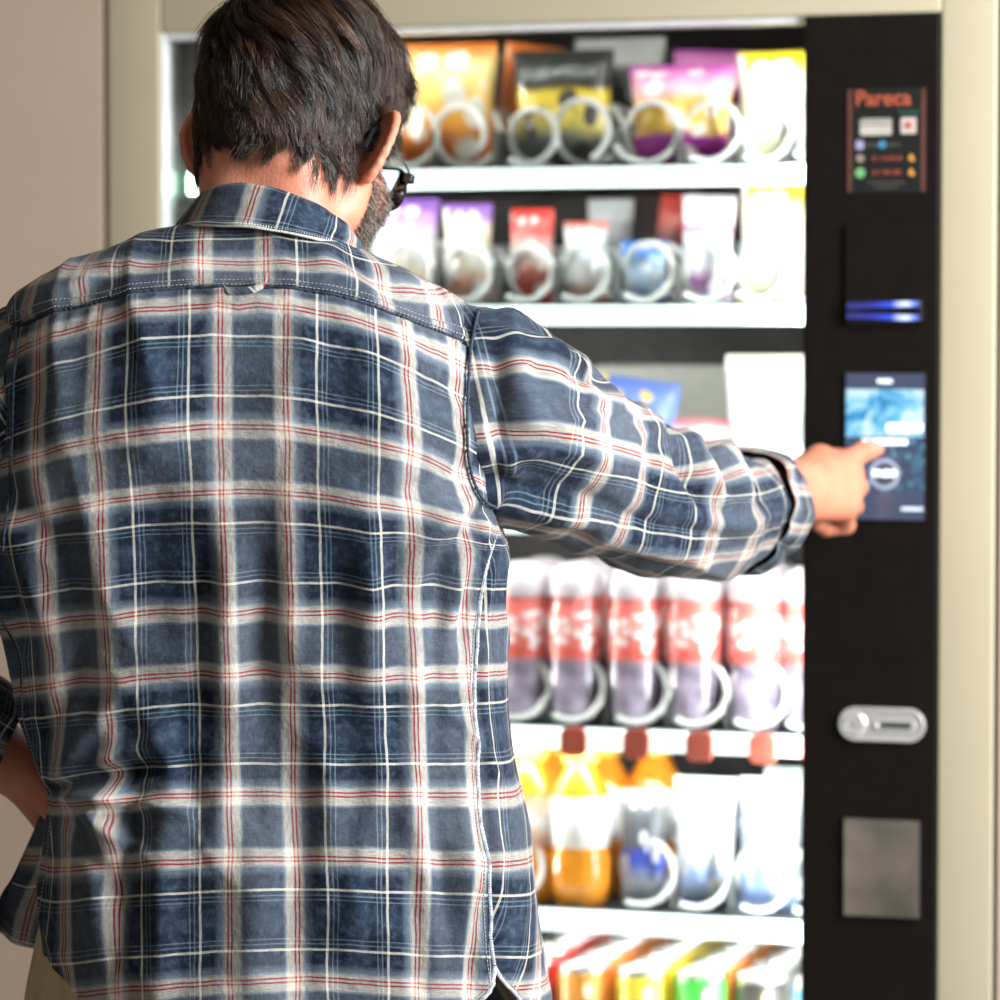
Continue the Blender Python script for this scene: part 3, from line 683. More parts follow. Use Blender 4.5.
# left arm, hand on the hip
shl = np.array((-.165, -.015, 1.455)); ell_ = np.array((-.345, -.045, 1.245)); wl = np.array((-.205, .055, 1.135))
body.ell(shl, (.044, .044, .046), .04).chain([shl, (shl + ell_) / 2, ell_], [.044, .042, .038], .03)
body.chain([ell_, ell_ * .62 + wl * .38, wl], [.036, .036, .028], .03)
hl = [np.array((-.160, .085, 1.085)) + np.array(q) for q in ((-.01, 0, .012), (0, .004, .004), (.002, .002, -.008), (-.006, -.004, -.018))]
for q in hl: body.cap(wl, q, .018, .014, .010)
for i, q in enumerate(hl):
    a = q + (.020, .016, -.024); b = a + (.012, .010, -.018); body.chain([q, a, b], [.0105, .0092, .0078], .003)
body.chain([wl + (.006, -.006, 0), wl + (.034, -.022, -.030), wl + (.050, -.020, -.058)], [.014, .0115, .009], .008)
# legs
for sx in (-1, 1):
    body.chain([(sx * .085, .01, .95), (sx * .105, .005, .52), (sx * .115, -.01, .12)], [.078, .055, .040], .03)
bp, bf = body.mesh(.0025)

def skin_mat():
    m, N, Lk, B = new_mat('skin')
    tc = N.new('ShaderNodeTexCoord')
    n1 = N.new('ShaderNodeTexNoise'); n1.inputs['Scale'].default_value = 22; n1.inputs['Detail'].default_value = 5; Lk.new(tc.outputs['Object'], n1.inputs['Vector'])
    r = N.new('ShaderNodeValToRGB'); r.color_ramp.elements[0].position = .3; r.color_ramp.elements[1].position = .72
    r.color_ramp.elements[0].color = (.50, .160, .090, 1); r.color_ramp.elements[1].color = (.62, .25, .155, 1); Lk.new(n1.outputs['Fac'], r.inputs['Fac'])
    n2 = N.new('ShaderNodeTexNoise'); n2.inputs['Scale'].default_value = 420; n2.inputs['Detail'].default_value = 3; Lk.new(tc.outputs['Object'], n2.inputs['Vector'])
    Lk.new(r.outputs['Color'], B.inputs['Base Color'])
    n3 = N.new('ShaderNodeTexNoise'); n3.inputs['Scale'].default_value = 120; n3.inputs['Detail'].default_value = 4
    mp = N.new('ShaderNodeMapping'); mp.inputs['Scale'].default_value = (1, 1, .35); Lk.new(tc.outputs['Object'], mp.inputs[0]); Lk.new(mp.outputs[0], n3.inputs['Vector'])
    ad = N.new('ShaderNodeMath'); ad.operation = 'ADD'; Lk.new(n2.outputs['Fac'], ad.inputs[0]); Lk.new(n3.outputs['Fac'], ad.inputs[1])
    b = N.new('ShaderNodeBump'); b.inputs['Strength'].default_value = .35; b.inputs['Distance'].default_value = .0012; Lk.new(ad.outputs[0], b.inputs['Height']); Lk.new(b.outputs['Normal'], B.inputs['Normal'])
    B.inputs['Roughness'].default_value = .48; B.inputs['Subsurface Weight'].default_value = .25; B.inputs['Subsurface Radius'].default_value = (.010, .003, .0015); B.inputs['Subsurface Scale'].default_value = 1
    return m
M['skin'] = skin_mat()
BODY = mesh_obj('body', bp, bf, M['skin'], MAN)

M['eyewhite'] = mat('eye_white', (.8, .78, .75), .15); M['iris'] = mat('brown_iris', (.07, .035, .02), .1)
for sx in (-1, 1):
    e = MB().lathe([(.0118 * math.sin(R(a)), -.0118 * math.cos(R(a))) for a in range(2, 180, 11)], (0, 0, 0), 18).build('eye', M['eyewhite'], MAN, True)
    e.location = tow(HD, (sx * .031, .080, .014)); e.rotation_euler = (R(-19), 0, R(-22))
    ir = MB().lathe([(0, .0121), (.0052, .0110), (.0056, .0106), (0, .0100)], (0, 0, 0), 18, 'y').build('iris', M['iris'], e, True); ir.rotation_euler = (0, 0, PI)

# ---- plaid cloth
PER = .152
def plaid_mat(name, off=(0, 0), bright=1.0):
    m, N, Lk, B = new_mat(name)
    uv = N.new('ShaderNodeUVMap'); uv.uv_map = 'UVMap'
    wn = N.new('ShaderNodeTexNoise'); wn.inputs['Scale'].default_value = 14; wn.inputs['Detail'].default_value = 3; Lk.new(uv.outputs[0], wn.inputs['Vector'])
    vs = N.new('ShaderNodeVectorMath'); vs.operation = 'MULTIPLY_ADD'; Lk.new(wn.outputs['Color'], vs.inputs[0]); vs.inputs[1].default_value = (.006, .006, 0); Lk.new(uv.outputs[0], vs.inputs[2])
    sp = N.new('ShaderNodeSeparateXYZ'); Lk.new(vs.outputs[0], sp.inputs[0])
    cream, slate, navy, dk = (.56, .51, .43), (.070, .082, .102), (.0020, .0065, .019), (.014, .026, .048)
    redc, white, pale, mid = (.38, .035, .03), (.66, .62, .52), (.13, .18, .21), (.15, .19, .24)
    half = 76.0
    seq = [(0, slate), (15, slate), (16.5, mid), (18.5, cream), (24.0, cream), (24.3, redc), (25.4, redc), (25.7, cream), (27.2, cream), (27.5, redc), (28.6, redc), (28.9, cream), (30.5, cream), (33.5, mid), (37.5, slate), (40, navy),
           (50.2, navy), (50.6, white), (52.2, white), (52.6, navy), (55.4, navy), (55.7, pale), (56.5, pale), (56.8, navy), (59.2, navy), (59.5, pale), (60.2, pale), (60.5, navy), (65, navy), (69, dk), (76, dk)]
    outs = []
    for ax, o_ in (('X', off[0]), ('Y', off[1])):
        a = N.new('ShaderNodeMath'); a.operation = 'ADD'; a.inputs[1].default_value = o_ + 40 * PER - .003; Lk.new(sp.outputs[ax], a.inputs[0])
        d = N.new('ShaderNodeMath'); d.operation = 'PINGPONG'; d.inputs[1].default_value = PER / 2; Lk.new(a.outputs[0], d.inputs[0])
        dv = N.new('ShaderNodeMath'); dv.operation = 'MULTIPLY'; dv.inputs[1].default_value = 2 / PER; Lk.new(d.outputs[0], dv.inputs[0])
        r = N.new('ShaderNodeValToRGB'); e = r.color_ramp.elements
        e[0].position = 0; e[0].color = C4(seq[0][1]); e[1].position = 1; e[1].color = C4(seq[-1][1])
        for p, c in seq[1:-1]:
            q = e.new(p / half); q.color = C4(c)
        Lk.new(dv.outputs[0], r.inputs['Fac'])
        # yarn streaks running with the thread, worn indigo
        mp = N.new('ShaderNodeMapping'); mp.inputs['Scale'].default_value = (900, 120, 1) if ax == 'X' else (120, 900, 1); Lk.new(uv.outputs[0], mp.inputs[0])
        ns = N.new('ShaderNodeTexNoise'); ns.inputs['Scale'].default_value = 1; ns.inputs['Detail'].default_value = 2; Lk.new(mp.outputs[0], ns.inputs['Vector'])
        mr = N.new('ShaderNodeMapRange'); mr.inputs[1].default_value = .3; mr.inputs[2].default_value = .75; mr.inputs[3].default_value = .72; mr.inputs[4].default_value = 1.3; Lk.new(ns.outputs['Fac'], mr.inputs[0])
        ml = N.new('ShaderNodeVectorMath'); ml.operation = 'SCALE'; Lk.new(r.outputs['Color'], ml.inputs[0]); Lk.new(mr.outputs[0], ml.inputs['Scale'])
        outs.append(ml.outputs[0])
    mx = N.new('ShaderNodeMix'); mx.data_type = 'RGBA'; mx.inputs['Factor'].default_value = .5; Lk.new(outs[0], mx.inputs[6]); Lk.new(outs[1], mx.inputs[7])
    # acid-washed mottling
    n3 = N.new('ShaderNodeTexNoise'); n3.inputs['Scale'].default_value = 130; n3.inputs['Detail'].default_value = 5; n3.inputs['Roughness'].default_value = .65; Lk.new(uv.outputs[0], n3.inputs['Vector'])
    mr = N.new('ShaderNodeMapRange'); mr.inputs[1].default_value = .47; mr.inputs[2].default_value = .74; mr.inputs[3].default_value = 0; mr.inputs[4].default_value = .24; Lk.new(n3.outputs['Fac'], mr.inputs[0])
    m2 = N.new('ShaderNodeMix'); m2.data_type = 'RGBA'; Lk.new(mr.outputs[0], m2.inputs['Factor']); Lk.new(mx.outputs[2], m2.inputs[6]); m2.inputs[7].default_value = (.17, .225, .29, 1)
    hs = N.new('ShaderNodeHueSaturation'); hs.inputs['Value'].default_value = bright * .93; hs.inputs['Saturation'].default_value = 1.08; Lk.new(m2.outputs[2], hs.inputs['Color'])
    Lk.new(hs.outputs[0], B.inputs['Base Color'])
    B.inputs['Roughness'].default_value = .85; B.inputs['Specular IOR Level'].default_value = .2; B.inputs['Sheen Weight'].default_value = .08; B.inputs['Sheen Roughness'].default_value = .5
    n4 = N.new('ShaderNodeTexNoise'); n4.inputs['Scale'].default_value = 55; n4.inputs['Detail'].default_value = 6; n4.inputs['Roughness'].default_value = .6; Lk.new(uv.outputs[0], n4.inputs['Vector'])
    b = N.new('ShaderNodeBump'); b.inputs['Strength'].default_value = .4; b.inputs['Distance'].default_value = .006; Lk.new(n4.outputs['Fac'], b.inputs['Height'])
    Lk.new(b.outputs['Normal'], B.inputs['Normal'])
    return m
M['plaid'] = plaid_mat('blue_plaid', (0, 0))
M['plaid_yoke'] = plaid_mat('blue_plaid_yoke', (.016, 0))
M['plaid_in'] = plaid_mat('blue_plaid_seam', (.045, .03), .55)
M['plaid_light'] = plaid_mat('blue_plaid_edge', (.0, .02), 1.25)
M['stitch'] = mat('cream_stitch', (.30, .30, .29), .8, var=.2, scale=300)
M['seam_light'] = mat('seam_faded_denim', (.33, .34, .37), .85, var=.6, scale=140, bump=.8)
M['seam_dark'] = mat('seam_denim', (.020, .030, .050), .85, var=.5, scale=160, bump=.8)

# ---- torso of the shirt: rings (centre-back row, left row, right row, left col, right col in image pixels, centre y, back y, front y)
RG = [
 (214, 229, 243, 182, 350, .012, -.062, .070),
 (222, 235, 252, 150, 368, .010, -.070, .080),
 (236, 247, 266, 112, 396, .008, -.080, .088),
 (255, 264, 286, 66, 434, .004, -.092, .095),
 (272, 294, 312, 20, 468, .002, -.102, .100),
 (286, 336, 350, 9, 484, .000, -.108, .104),
 (306, 366, 380, 8, 488, .000, -.114, .108),
 (335, 396, 410, 7, 489, .000, -.121, .112),
 (370, 424, 438, 6, 490, .000, -.126, .116),
 (434, 474, 490, 5, 493, .000, -.130, .120),
 (489, 520, 528, 3, 503, .000, -.128, .122),
 (550, 565, 558, -1, 511, .000, -.122, .122),
 (622, 634, 624, 2, 511, .000, -.112, .122),
 (681, 694, 676, 12, 511, .000, -.104, .122),
 (735, 746, 728, 30, 513, .000, -.102, .122),
 (785, 792, 780, 52, 518, .000, -.106, .124),
 (830, 836, 828, 50, 525, .000, -.114, .126),
 (880, 885, 878, 45, 533, .000, -.122, .128),
 (940, 945, 938, 44, 541, .000, -.128, .130),
 (1010, 1014, 1006, 50, 550, .000, -.130, .132),
 (1075, 1078, 1072, 56, 556, .000, -.131, .133)]
RG = np.array(RG, float)
SUBR = 11
def catmull(A, sub):
    n = len(A); out = []
    for i in range(n - 1):
        p0, p1, p2, p3 = A[max(i - 1, 0)], A[i], A[i + 1], A[min(i + 2, n - 1)]
        for k in range(sub):
            t = k / sub
            out.append(.5 * ((2 * p1) + (-p0 + p2) * t + (2 * p0 - 5 * p1 + 4 * p2 - p3) * t * t + (-p0 + 3 * p1 - 3 * p2 + p3) * t ** 3))
    out.append(A[-1]); return np.array(out)
RR = catmull(RG, SUBR); NR = len(RR); NC = 300
TH = np.linspace(-PI, PI, NC + 1)            # 0 = centre back, + = right
def spow(v, e): return np.sign(v) * np.abs(v) ** e
def ring(row):
    cb, lb, rb, xl, xr, yc, yb, yf = row
    Lp = G(xl, lb, yc); Rp = G(xr, rb, yc); Cz = G(258, cb, yb)[2]
    xc = (Lp[0] + Rp[0]) / 2; a = (Rp[0] - Lp[0]) / 2
    e = 2 / np.interp(cb, [240, 290, 330, 480, 560, 620], [2.35, 2.9, 3.4, 3.3, 2.6, 2.35])
    x = xc + a * spow(np.sin(TH), e)
    c = np.cos(TH); y = np.where(c > 0, yc - (yc - yb) * spow(c, e), yc - (yf - yc) * spow(c, e))
    q = np.abs(np.sin(TH)) ** (2 * e); q = np.where(c < 0, 1, q)
    ze = np.where(np.sin(TH) < 0, Lp[2], Rp[2]); zf = (Lp[2] + Rp[2]) / 2
    sm = np.clip(-c, 0, 1); sm = sm * sm * (3 - 2 * sm); ze = ze * (1 - sm) + zf * sm
    z = Cz + (ze - Cz) * q
    return np.stack((x, y, z), 1)
T0 = np.array([ring(r) for r in RR])          # NR x NC+1 x 3
# side seam column (right) and vented hem
def seam_col(i, table, sgn):
    py = RR[i][0]; px = np.interp(py, table[0], table[1])
    cols_, rows_ = GI(T0[i]); rngc = np.where((TH * sgn > .6) & (TH * sgn < 1.75))[0]
    return rngc[np.argmin(np.abs(cols_[rngc] - px))]
SR = ([286, 505, 560, 620, 700, 760, 830, 900, 960, 1075], [475, 500, 490, 484, 478, 478, 482, 491, 499, 510])
SL = ([286, 505, 600, 700, 790, 860, 960, 1075], [10, 4, 8, 24, 60, 56, 54, 60])
iH = int(np.argmin(np.abs(RR[:, 0] - 900)))
sR = np.array([seam_col(i, SR, 1) for i in range(NR)]); sL = np.array([seam_col(i, SL, -1) for i in range(NR)])
k5 = np.ones(9) / 9
def smooth1(a): return np.convolve(np.pad(a.astype(float), 4, mode='edge'), k5, 'valid')
sRf, sLf = smooth1(sR), smooth1(smooth1(smooth1(sL))); sLf[iH - 30:] = sLf[iH - 30]
thR = TH[int(sRf[iH + 8])]; thL = TH[int(sLf[iH + 8])]
dcol = np.minimum(np.abs(TH - thR), np.abs(TH - thL))
hemrow = 958 + 108 * np.clip(dcol / .75, 0, 1) ** .62
i0 = int(np.argmin(np.abs(RR[:, 0] - 870)))
T = T0.copy()
for j in range(NC + 1):
    tail = T0[:, j]; src = RR[:, 0]
    newr = src.copy(); mask = np.arange(NR) >= i0
    newr[mask] = RR[i0, 0] + (src[mask] - RR[i0, 0]) * (hemrow[j] - RR[i0, 0]) / (src[-1] - RR[i0, 0])
    for c in range(3): T[:, j, c] = np.interp(newr, src, tail[:, c])
HEMV = hemrow
# normals
def grid_normals(A):
    du = np.gradient(A, axis=1); dv = np.gradient(A, axis=0); n = np.cross(du, dv); n /= np.maximum(np.linalg.norm(n, axis=2, keepdims=True), 1e-9)
    return n
NN = grid_normals(T)
cxy = T.mean(axis=(1), keepdims=True)
if np.mean(np.sum((T - cxy) * NN, axis=2)) < 0: NN = -NN
pc, pr = GI(T.reshape(-1, 3)); pc = pc.reshape(NR, NC + 1); pr = pr.reshape(NR, NC + 1)
back = np.clip((np.cos(TH) + .25) / .35, 0, 1)[None, :]
# folds: x0,y0,x1,y1,width in image pixels,height(mm); asym gives a sharp flank
FO = [
 (62, 786, 150, 770, 9, -9), (66, 792, 190, 812, 8, 7), (60, 778, 170, 735, 9, 7), (70, 800, 150, 860, 9, 6), (62, 792, 120, 900, 10, -5), (80, 770, 230, 770, 12, -4), (60, 770, 120, 690, 10, 5), (44, 740, 90, 640, 9, -4),
 (110, 740, 96, 930, 14, 5), (135, 790, 118, 960, 10, -6), (165, 800, 160, 1000, 14, 5), (176, 690, 200, 860, 12, -4),
 (232, 520, 228, 700, 22, 8), (236, 700, 222, 830, 16, 5), (205, 560, 196, 760, 12, -5), (262, 560, 262, 760, 13, -4), (285, 480, 290, 660, 16, 4),
 (340, 560, 338, 720, 16, -4), (365, 500, 372, 760, 18, 6), (330, 680, 322, 900, 18, 5), (398, 560, 402, 760, 13, -4), (408, 640, 412, 860, 14, 5), (440, 560, 432, 760, 11, -4),
 (380, 760, 350, 940, 16, 5), (430, 800, 452, 950, 10, -6), (456, 780, 474, 950, 9, 5), (405, 840, 420, 990, 12, -4), (478, 900, 470, 990, 7, -5), (300, 800, 296, 1000, 18, -4), (255, 840, 250, 1000, 18, 4),
 (470, 500, 400, 560, 10, 5), (478, 512, 420, 600, 9, -5), (484, 520, 440, 650, 9, 4), (466, 470, 380, 500, 10, -4), (465, 440, 360, 460, 12, 3), (470, 400, 392, 372, 11, -3), (474, 520, 462, 640, 7, -4),
 (12, 480, 60, 560, 12, -4), (10, 520, 50, 640, 11, 4), (8, 560, 30, 700, 10, -4), (60, 500, 80, 700, 16, -4), (100, 520, 120, 660, 18, 4), (150, 480, 160, 640, 18, -3),
 (150, 300, 156, 420, 20, 3), (238, 292, 236, 400, 10, -4), (252, 292, 254, 380, 8, 3), (222, 292, 218, 380, 8, 3), (330, 310, 345, 430, 20, -3), (400, 330, 412, 430, 14, 3), (60, 360, 66, 460, 14, 3),
 (180, 248, 60, 300, 14, -3), (350, 262, 440, 312, 12, -4), (320, 256, 380, 300, 12, 3), (110, 268, 30, 310, 8, 3), (200, 262, 300, 262, 10, -2), (160, 900, 420, 905, 30, 2)]
disp = np.zeros_like(pc)
for x0, y0, x1, y1, wd, am in FO:
    d = np.array((x1 - x0, y1 - y0), float); L2 = d @ d
    t = ((pc - x0) * d[0] + (pr - y0) * d[1]) / L2; tc_ = np.clip(t, 0, 1)
    ds = np.hypot(pc - x0 - tc_ * d[0], pr - y0 - tc_ * d[1])
    endf = np.where((t > 0) & (t < 1), 1, .9)
    fade = .55 + .45 * np.sin(PI * np.clip(tc_, 0, 1))
    disp += am * .00155 * np.exp(-(ds / wd) ** 2) * fade * endf
for i in range(NR):
    for j in range(NC + 1):
        th = TH[j] if abs(abs(TH[j]) - PI) > 1e-6 else PI
        p = T[i, j]; q = Vector((p[0] * 9, math.sin(th) * 1.2 + p[1] * 7, p[2] * 3.6)); q2 = Vector((p[0] * 30, p[1] * 30, p[2] * 17 + 5))
        n1 = mnoise.noise(q); n2 = mnoise.noise(q2); n3 = mnoise.noise(Vector((p[0] * 75, p[1] * 75, p[2] * 60)))
        amp = min(1, i / 40)
        disp[i, j] = disp[i, j] * back[0, j] + (.0075 * n1 * amp + .0022 * n2 * (.5 + .5 * amp) + .0006 * n3 + .0050 * amp * ((1 - abs(mnoise.noise(Vector((p[0] * 13 + p[2] * 5 + 7, p[1] * 6, p[2] * 7))))) ** 5 - .3))
disp[:, -1] = disp[:, 0]
# wide gentle shoulder blades and spine hollow
disp += back * (.010 * np.exp(-((pc - 140) / 55) ** 2 - ((pr - 410) / 75) ** 2) + .010 * np.exp(-((pc - 372) / 55) ** 2 - ((pr - 410) / 75) ** 2) - .008 * np.exp(-((pc - 250) / 40) ** 2 - ((pr - 640) / 170) ** 2))
# seams pull in
for i in range(NR):
    for sc_, sg in ((sRf[i], 1), (sLf[i], -1)):
        dj = np.abs(np.arange(NC + 1) - sc_)
        if RR[i, 0] > 500: disp[i] += -.0035 * np.exp(-(dj / 1.6) ** 2) + .0025 * np.exp(-((dj - 4) / 2.0) ** 2) 
iY = 5 * SUBR                                   # yoke seam row
disp[iY - 1:iY + 2] -= .0016; disp[iY - 4:iY - 1] += .0014
for j in range(NC + 1): disp[iY + 2:iY + 14, j] += .0010 * math.sin(j * 1.35 + 2 * mnoise.noise(Vector((j * .2, 0, 0)))) * np.linspace(1, 0, 12)
TS = T + NN * disp[..., None]
TS[:, -1] = TS[:, 0]
# cloth coordinates
arc = np.zeros((NR, NC + 1)); mid = NC // 2
seg = np.linalg.norm(np.diff(T, axis=1), axis=2)
arc[:, mid + 1:] = np.cumsum(seg[:, mid:], axis=1); arc[:, :mid] = -np.cumsum(seg[:, :mid][:, ::-1], axis=1)[:, ::-1]
cbk = T0[:, mid]; vv = -np.concatenate(([0], np.cumsum(np.linalg.norm(np.diff(cbk, axis=0), axis=1))))
vcol = np.zeros((NR, NC + 1))
for j in range(NC + 1):
    base = T0[:, j]; vj = vv.copy()
    newr = RR[:, 0].copy(); mask = np.arange(NR) >= i0
    newr[mask] = RR[i0, 0] + (RR[mask, 0] - RR[i0, 0]) * (hemrow[j] - RR[i0, 0]) / (RR[-1, 0] - RR[i0, 0])
    vcol[:, j] = np.interp(newr, RR[:, 0], vv)
# red pair of the weft centred between the image rows 434 and 489 of the back
i461 = int(np.argmin(np.abs(RR[:, 0] - 461))); v_off = vv[i461]
U = arc.copy()
drift = np.interp(RR[:, 0], [280, 400, 850, 1075], [.000, .000, -.008, -.010])[:, None]
xc0 = np.interp(RR[:, 0], [200, 1075], [258, 258])
# shift so that the pair's centre sits on image column 258 of the back
shift = np.zeros(NR)
for i in range(NR):
    c_, _ = GI(T[i]); jj = np.argsort(c_[mid - 70:mid + 70]); shift[i] = np.interp(258, c_[mid - 70:mid + 70][jj], arc[i, mid - 70:mid + 70][jj])
U = U - shift[:, None] + drift + .004
V = vcol - v_off
Vy = vcol - v_off + .012
def grid_faces(nr, nc, r0=0):
    i, j = np.meshgrid(np.arange(r0, nr - 1), np.arange(nc - 1), indexing='ij'); a = (i * nc + j).ravel()
    return np.stack((a, a + nc, a + nc + 1, a + 1), 1)
def cloth(name, A, Uu, Vv, m, parent, thick=.0012, flip=False):
    nr, nc = A.shape[:2]; f = grid_faces(nr, nc)
    if flip: f = f[:, ::-1]
    o = mesh_obj(name, A.reshape(-1, 3), f, m, parent, uv=np.stack((Uu.ravel(), Vv.ravel()), 1))
    md = o.modifiers.new('thickness', 'SOLIDIFY'); md.thickness = thick; md.offset = -1
    return o
SHIRT = cloth('shirt', TS[iY:], U[iY:], V[iY:], M['plaid'], MAN)
YOKE = cloth('yoke', TS[:iY + 1], U[:iY + 1], Vy[:iY + 1], M['plaid_yoke'], SHIRT)

def along(A, pts, lift=0.0, Nrm=None):
    out = []
    for i, j in pts:
        i = min(max(i, 0), A.shape[0] - 1.001); j = min(max(j, 0), A.shape[1] - 1.001)
        a, b = int(i), int(j); u, v = i - a, j - b
        p = (A[a, b] * (1 - u) * (1 - v) + A[a + 1, b] * u * (1 - v) + A[a, b + 1] * (1 - u) * v + A[a + 1, b + 1] * u * v)
        if lift: p = p + Nrm[a, b] * lift
        out.append(p)
    return np.array(out)
TN = grid_normals(TS)
if np.mean(np.sum((TS - cxy) * TN, axis=2)) < 0: TN = -TN
def welt(name, A, Nrm, pts, r, m, parent, pucker=.25, n=8):
    P_ = along(A, pts, r * .35, Nrm)
    k = len(P_); rs = [r * (1 + pucker * math.sin(q * 1.7) * (.6 + .4 * math.sin(q * .37))) for q in range(k)]
    return MB().tube(P_, rs, n).build(name, m, parent, True)
def stitches(name, A, Nrm, pts, parent, lift=.0007, duty=2, r=.00042):
    P_ = along(A, pts, lift, Nrm); s_ = MB(); k = 0; q = 0
    L_ = np.concatenate(([0], np.cumsum(np.linalg.norm(np.diff(P_, axis=0), axis=1)))); tot = L_[-1]; d = 0
    while d + .0022 < tot:
        a = [np.interp(d, L_, P_[:, c]) for c in range(3)]; b = [np.interp(d + .0021, L_, P_[:, c]) for c in range(3)]
        s_.tube([a, b], r, 4); d += .0034
    return s_.build(name, M['stitch'], parent)
jL, jR = sLf[iY] + 2, sRf[iY] + 1
js = np.linspace(jL, jR, 330)
welt('yoke_seam', TS, TN, [(iY - .5, j) for j in js], .0012, M['seam_dark'], SHIRT, .5)
stitches('yoke_stitching', TS, TN, [(iY - 1.8, j) for j in js], SHIRT)
stitches('yoke_stitching', TS, TN, [(iY - 4.2, j) for j in js], SHIRT)
i512 = int(np.argmin(np.abs(RR[:, 0] - 505)))
for sf, dj in ((sRf, 1), (sLf, -1)):
    ii = np.linspace(i512, NR - 1, 420)
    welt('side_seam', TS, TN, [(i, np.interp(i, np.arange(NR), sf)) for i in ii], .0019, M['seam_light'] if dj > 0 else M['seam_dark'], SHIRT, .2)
    stitches('side_stitching', TS, TN, [(i, np.interp(i, np.arange(NR), sf) - 3.2 * dj) for i in ii], SHIRT)
hem = [(NR - 1.01, j) for j in np.linspace(0, NC, 700)]
welt('hem', TS, TN, hem, .0019, M['seam_light'], SHIRT, .3)
stitches('hem_stitching', TS, TN, [(NR - 3.5, j) for j in np.linspace(0, NC, 700)], SHIRT)
# hanger loop under the yoke
pA, pB = G(223, 288, -.118), G(267, 284, -.118)
lp = [pA + (0, .004, .004), pA + (.002, -.003, -.002), pA * .75 + pB * .25 + (0, -.005, -.0035), pA * .5 + pB * .5 + (0, -.006, -.0040), pA * .25 + pB * .75 + (0, -.005, -.0030), pB + (-.001, -.003, .002), pB + (.002, -.0005, .016), pB + (.002, .004, .032)]
lp = catmull(np.array(lp), 5)
v = []; f = []
for i, p in enumerate(lp):
    for dy, dz in ((0, -.0032), (-.0016, -.0026), (-.0016, .0026), (0, .0032)): v.append((p[0], p[1] + dy, p[2] + dz * (1 if i < 25 else .6)))
    if i:
        for k in range(4): f.append(((i - 1) * 4 + k, (i - 1) * 4 + (k + 1) % 4, i * 4 + (k + 1) % 4, i * 4 + k))
mesh_obj('hanger_loop', v, f, M['plaid_light'], SHIRT, uv=[(q[0], q[2] + q[0]) for q in v])

# ---- collar: band rising from the neck ring, folded over
def collar_ring(xl, xr, rowc, yb, yf, k, extra=0):
    Lp = G(xl, 230, .01); Rp = G(xr, 230, .01); zc = G(258, rowc, yb)[2]
    xc = (Lp[0] + Rp[0]) / 2; a = (Rp[0] - Lp[0]) / 2; yc = (yb + yf) / 2 - .0
    x = xc + a * np.sin(THc); y = yc - (yf - yb) / 2 * np.cos(THc)
    tilt = (Rp[0] - Lp[0])
    z = zc - k * (y - yb) - extra * np.sin(THc)
    return np.stack((x, y, z), 1)
THc = np.linspace(-PI * .93, PI * .93, 161)
inner = [collar_ring(204, 350, 210, -.058, .080, .30, .010), collar_ring(208, 350, 200, -.058, .076, .32, .013), collar_ring(211, 349, 194, -.060, .074, .34, .015)]
top = [collar_ring(208, 352, 191, -.063, .076, .34, .016), collar_ring(203, 356, 191.5, -.067, .079, .33, .016)]
outer = [collar_ring(197, 359, 197, -.072, .083, .30, .015), collar_ring(189, 362, 207, -.078, .088, .25, .014), collar_ring(181, 364, 218, -.084, .093, .20, .012), collar_ring(173, 366, 228, -.090, .098, .16, .010)]
CA = catmull(np.array(inner + top + outer), 6)
CN = grid_normals(CA)
for i in range(CA.shape[0]):
    for j in range(CA.shape[1]):
        CA[i, j] += CN[i, j] * (.0016 * mnoise.noise(Vector((CA[i, j][0] * 40, i * .12, CA[i, j][1] * 40))))
ca = np.concatenate((np.zeros((CA.shape[0], 1)), np.cumsum(np.linalg.norm(np.diff(CA, axis=1), axis=2), axis=1)), axis=1); ca -= ca[:, 80:81]
cv = -np.concatenate(([0], np.cumsum(np.linalg.norm(np.diff(CA[:, 80], axis=0), axis=1))))[:, None] + 0 * ca
# the collar's warp stripes run round the neck band: dark band across, red pair to the right
COL = cloth('collar', CA, ca + .040, cv + .062 + .052, M['plaid'], SHIRT, .0022, flip=True)
edge = [(CA.shape[0] - 1.01, j) for j in np.linspace(0, 160, 420)]
CNo = CN if np.mean(np.sum((CA[-8:] - CA[-8:].mean(axis=1, keepdims=True)) * CN[-8:], axis=2)) > 0 else -CN
P_ = along(CA, edge, .0006, CNo); s_ = MB()
for q in range(0, len(P_) - 2, 2):      # twisted cord look of the turned edge
    a, b = P_[q], P_[min(q + 2, len(P_) - 1)]; s_.tube([a + CNo[-1, 80] * 0 + (0, 0, .0018), b - (0, 0, .0014)], .00125, 5)
s_.build('collar_edge', mat('cream_cord', (.52, .51, .47), .8, var=.2, scale=300), COL, True)
stitches('collar_stitching', CA, CNo, [(CA.shape[0] - 6, j) for j in np.linspace(0, 160, 400)], COL)

